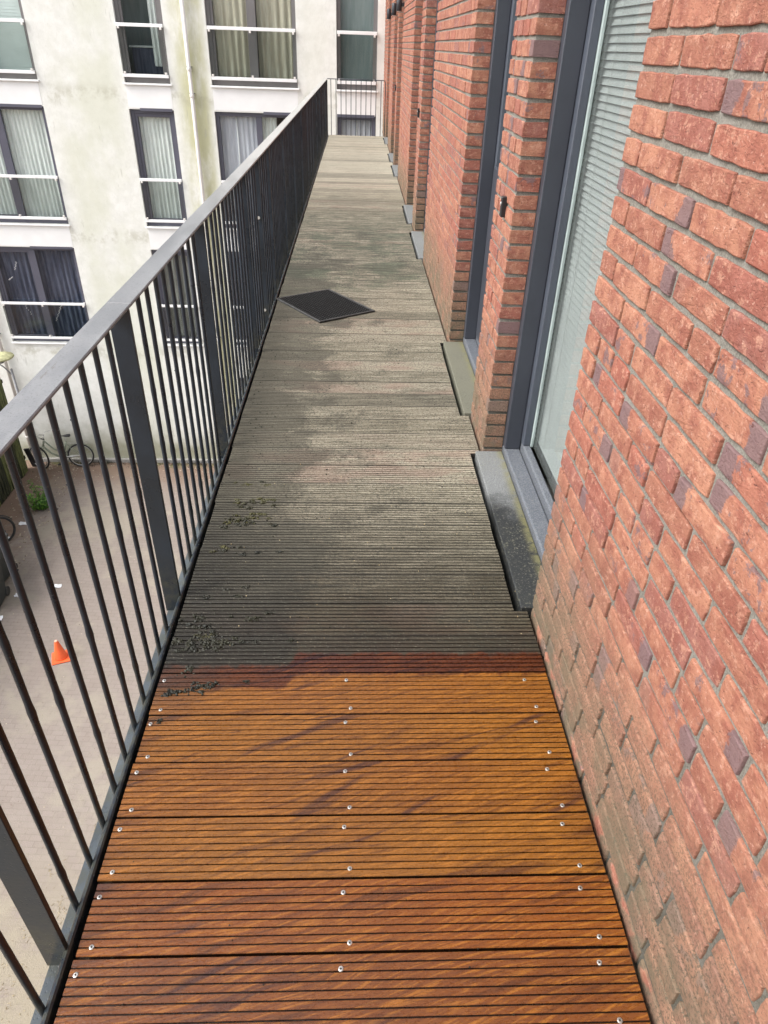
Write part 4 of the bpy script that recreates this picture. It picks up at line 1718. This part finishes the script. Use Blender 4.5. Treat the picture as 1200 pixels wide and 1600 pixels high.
# weed bush
wd = thing('weed_bush', (-8.02, 14.95, G), 'bright green weed bush growing from the courtyard paving', 'plant')
st = MB()
lf = MB()
r = random.Random(5)
for s in range(34):
    a = r.uniform(0, 6.28)
    lean = r.uniform(.05, .36)
    h = r.uniform(.20, .52) if s else .85
    bx, by = r.uniform(-.14, .14), r.uniform(-.12, .12)
    if s in (0, 1, 2):
        bx, by, h, lean = -.10 - .04 * s, .25, .75 - .1 * s, .12
    tip = Vector((bx + lean * math.cos(a), by + lean * math.sin(a), h))
    st.tube([(bx, by, 0), ((bx + tip.x) / 2, (by + tip.y) / 2, h * .6), tip], [.006, .005, .002], 5)
    for k in range(15):
        tt = .2 + .8 * k / 14
        p = Vector((bx, by, 0)).lerp(tip, tt)
        an = k * 2.4 + a
        L = r.uniform(.05, .11)
        d = Vector((math.cos(an), math.sin(an), r.uniform(-.25, .45))).normalized()
        w = d.cross(Vector((0, 0, 1))).normalized() * L * .28
        m = p + d * L * .5 + Vector((0, 0, .01))
        e = p + d * L - Vector((0, 0, L * .2))
        b = len(lf.v)
        lf.v += [tuple(p), tuple(m + w), tuple(e), tuple(m - w)]
        lf.face((b, b + 1, b + 2))
        lf.face((b, b + 2, b + 3))
part('stems', st, M['leaf'], wd, local=True)
part('foliage', lf, M['leaf'], wd, local=True)


# litter
def scrap(x, y, s, label, seed):
    r = random.Random(seed)
    mb = MB()
    n = 5
    for i in range(n):
        for j in range(n):
            mb.v.append((x + s * (i / (n - 1) - .5) * 1.5 + r.uniform(-.1, .1) * s, y + s * (j / (n - 1) - .5) + r.uniform(-.1, .1) * s, G + .006 + r.uniform(0, .22) * s))
    for i in range(n - 1):
        for j in range(n - 1):
            a = i * n + j
            mb.face((a, a + n, a + n + 1, a + 1))
    o = part('paper_scrap', mb, M['paper'])
    tag(o, label, 'litter', 'crumpled paper litter on the courtyard')
    return o


scrap(-7.42, 10.80, .16, 'crumpled white paper at the foot of the green lidded bin', 1)
scrap(-7.25, 11.55, .13, 'white paper scrap beside the dark grey lidded bin', 2)
scrap(-6.55, 11.85, .11, 'small white paper scrap alone on the open paving', 3)
scrap(-8.40, 13.60, .16, 'white paper scrap on the brown soil beside the weed bush', 4)
scrap(-8.22, 14.25, .14, 'crumpled blue grey rag at the foot of the weed bush', 5)


def scatter(name, boxes, mat, label, cat, h=.6):
    mb = MB()
    r = random.Random(99 + len(boxes))
    for (x0, x1, y0, y1, cnt, s0, s1) in boxes:
        for _ in range(cnt):
            x, y, s = r.uniform(x0, x1), r.uniform(y0, y1), r.uniform(s0, s1)
            b = len(mb.v)
            a = r.uniform(0, 3.14)
            for k in range(5):
                q = a + 2 * math.pi * k / 5
                mb.v.append((x + s * math.cos(q) * r.uniform(.6, 1.3), y + s * math.sin(q) * r.uniform(.6, 1.3), G + .001))
            mb.v.append((x, y, G + s * h))
            for k in range(5):
                mb.face((b + k, b + (k + 1) % 5, b + 5))
    o = part(name, mb, mat)
    tag(o, label, cat, kind='stuff')


scatter('ground_debris', [(-9.0, -7.6, 10.5, 17.2, 620, .008, .035), (-9, -3, 16.2, 17.25, 320, .008, .03), (-7.6, -2, 3, 16, 420, .005, .016)], M['debris'],
        'small stones and dirt scattered over the courtyard paving', 'debris')
# dry straw tufts
mb = MB()
r = random.Random(3)
for (cx, cy, rad, cnt) in ((-3.9, 6.15, .10, 46), (-3.85, 5.1, .32, 60), (-4.2, 4.75, .3, 50), (-3.6, 4.2, .35, 60), (-4.4, 3.9, .4, 60), (-4.35, 5.55, .15, 20)):
    for _ in range(cnt):
        a, d = r.uniform(0, 6.28), rad * math.sqrt(r.random())
        x, y = cx + d * math.cos(a), cy + d * math.sin(a)
        q = r.uniform(0, 6.28)
        L = r.uniform(.015, .045)
        mb.tube([(x, y, G + .004), (x + L * math.cos(q), y + L * math.sin(q), G + r.uniform(.004, .010))], .0030, 3, caps=False)
o = part('dry_straw', mb, M['straw'])
tag(o, 'dry straw and leaf bits lying on the sandy paving below the railing', 'straw', kind='stuff')
# weeds along the facade foot
mb = MB()
for _ in range(900):
    x = r.uniform(-8.8, -2.4)
    y = D - .11 - abs(r.gauss(0, .10))
    h = r.uniform(.02, .11) * (1.6 if (math.sin(x * 2.3) > .2) else .6)
    a = r.uniform(0, 6.28)
    b = len(mb.v)
    mb.v += [(x, y, G + .002), (x + .012 * math.cos(a), y + .012 * math.sin(a), G + .002), (x + r.uniform(-.03, .03), y + r.uniform(-.03, .03), G + h)]
    mb.face((b, b + 1, b + 2))
o = part('foot_weeds', mb, M['moss'])
tag(o, 'low weeds and moss growing along the foot of the white facade', 'weeds', kind='stuff')
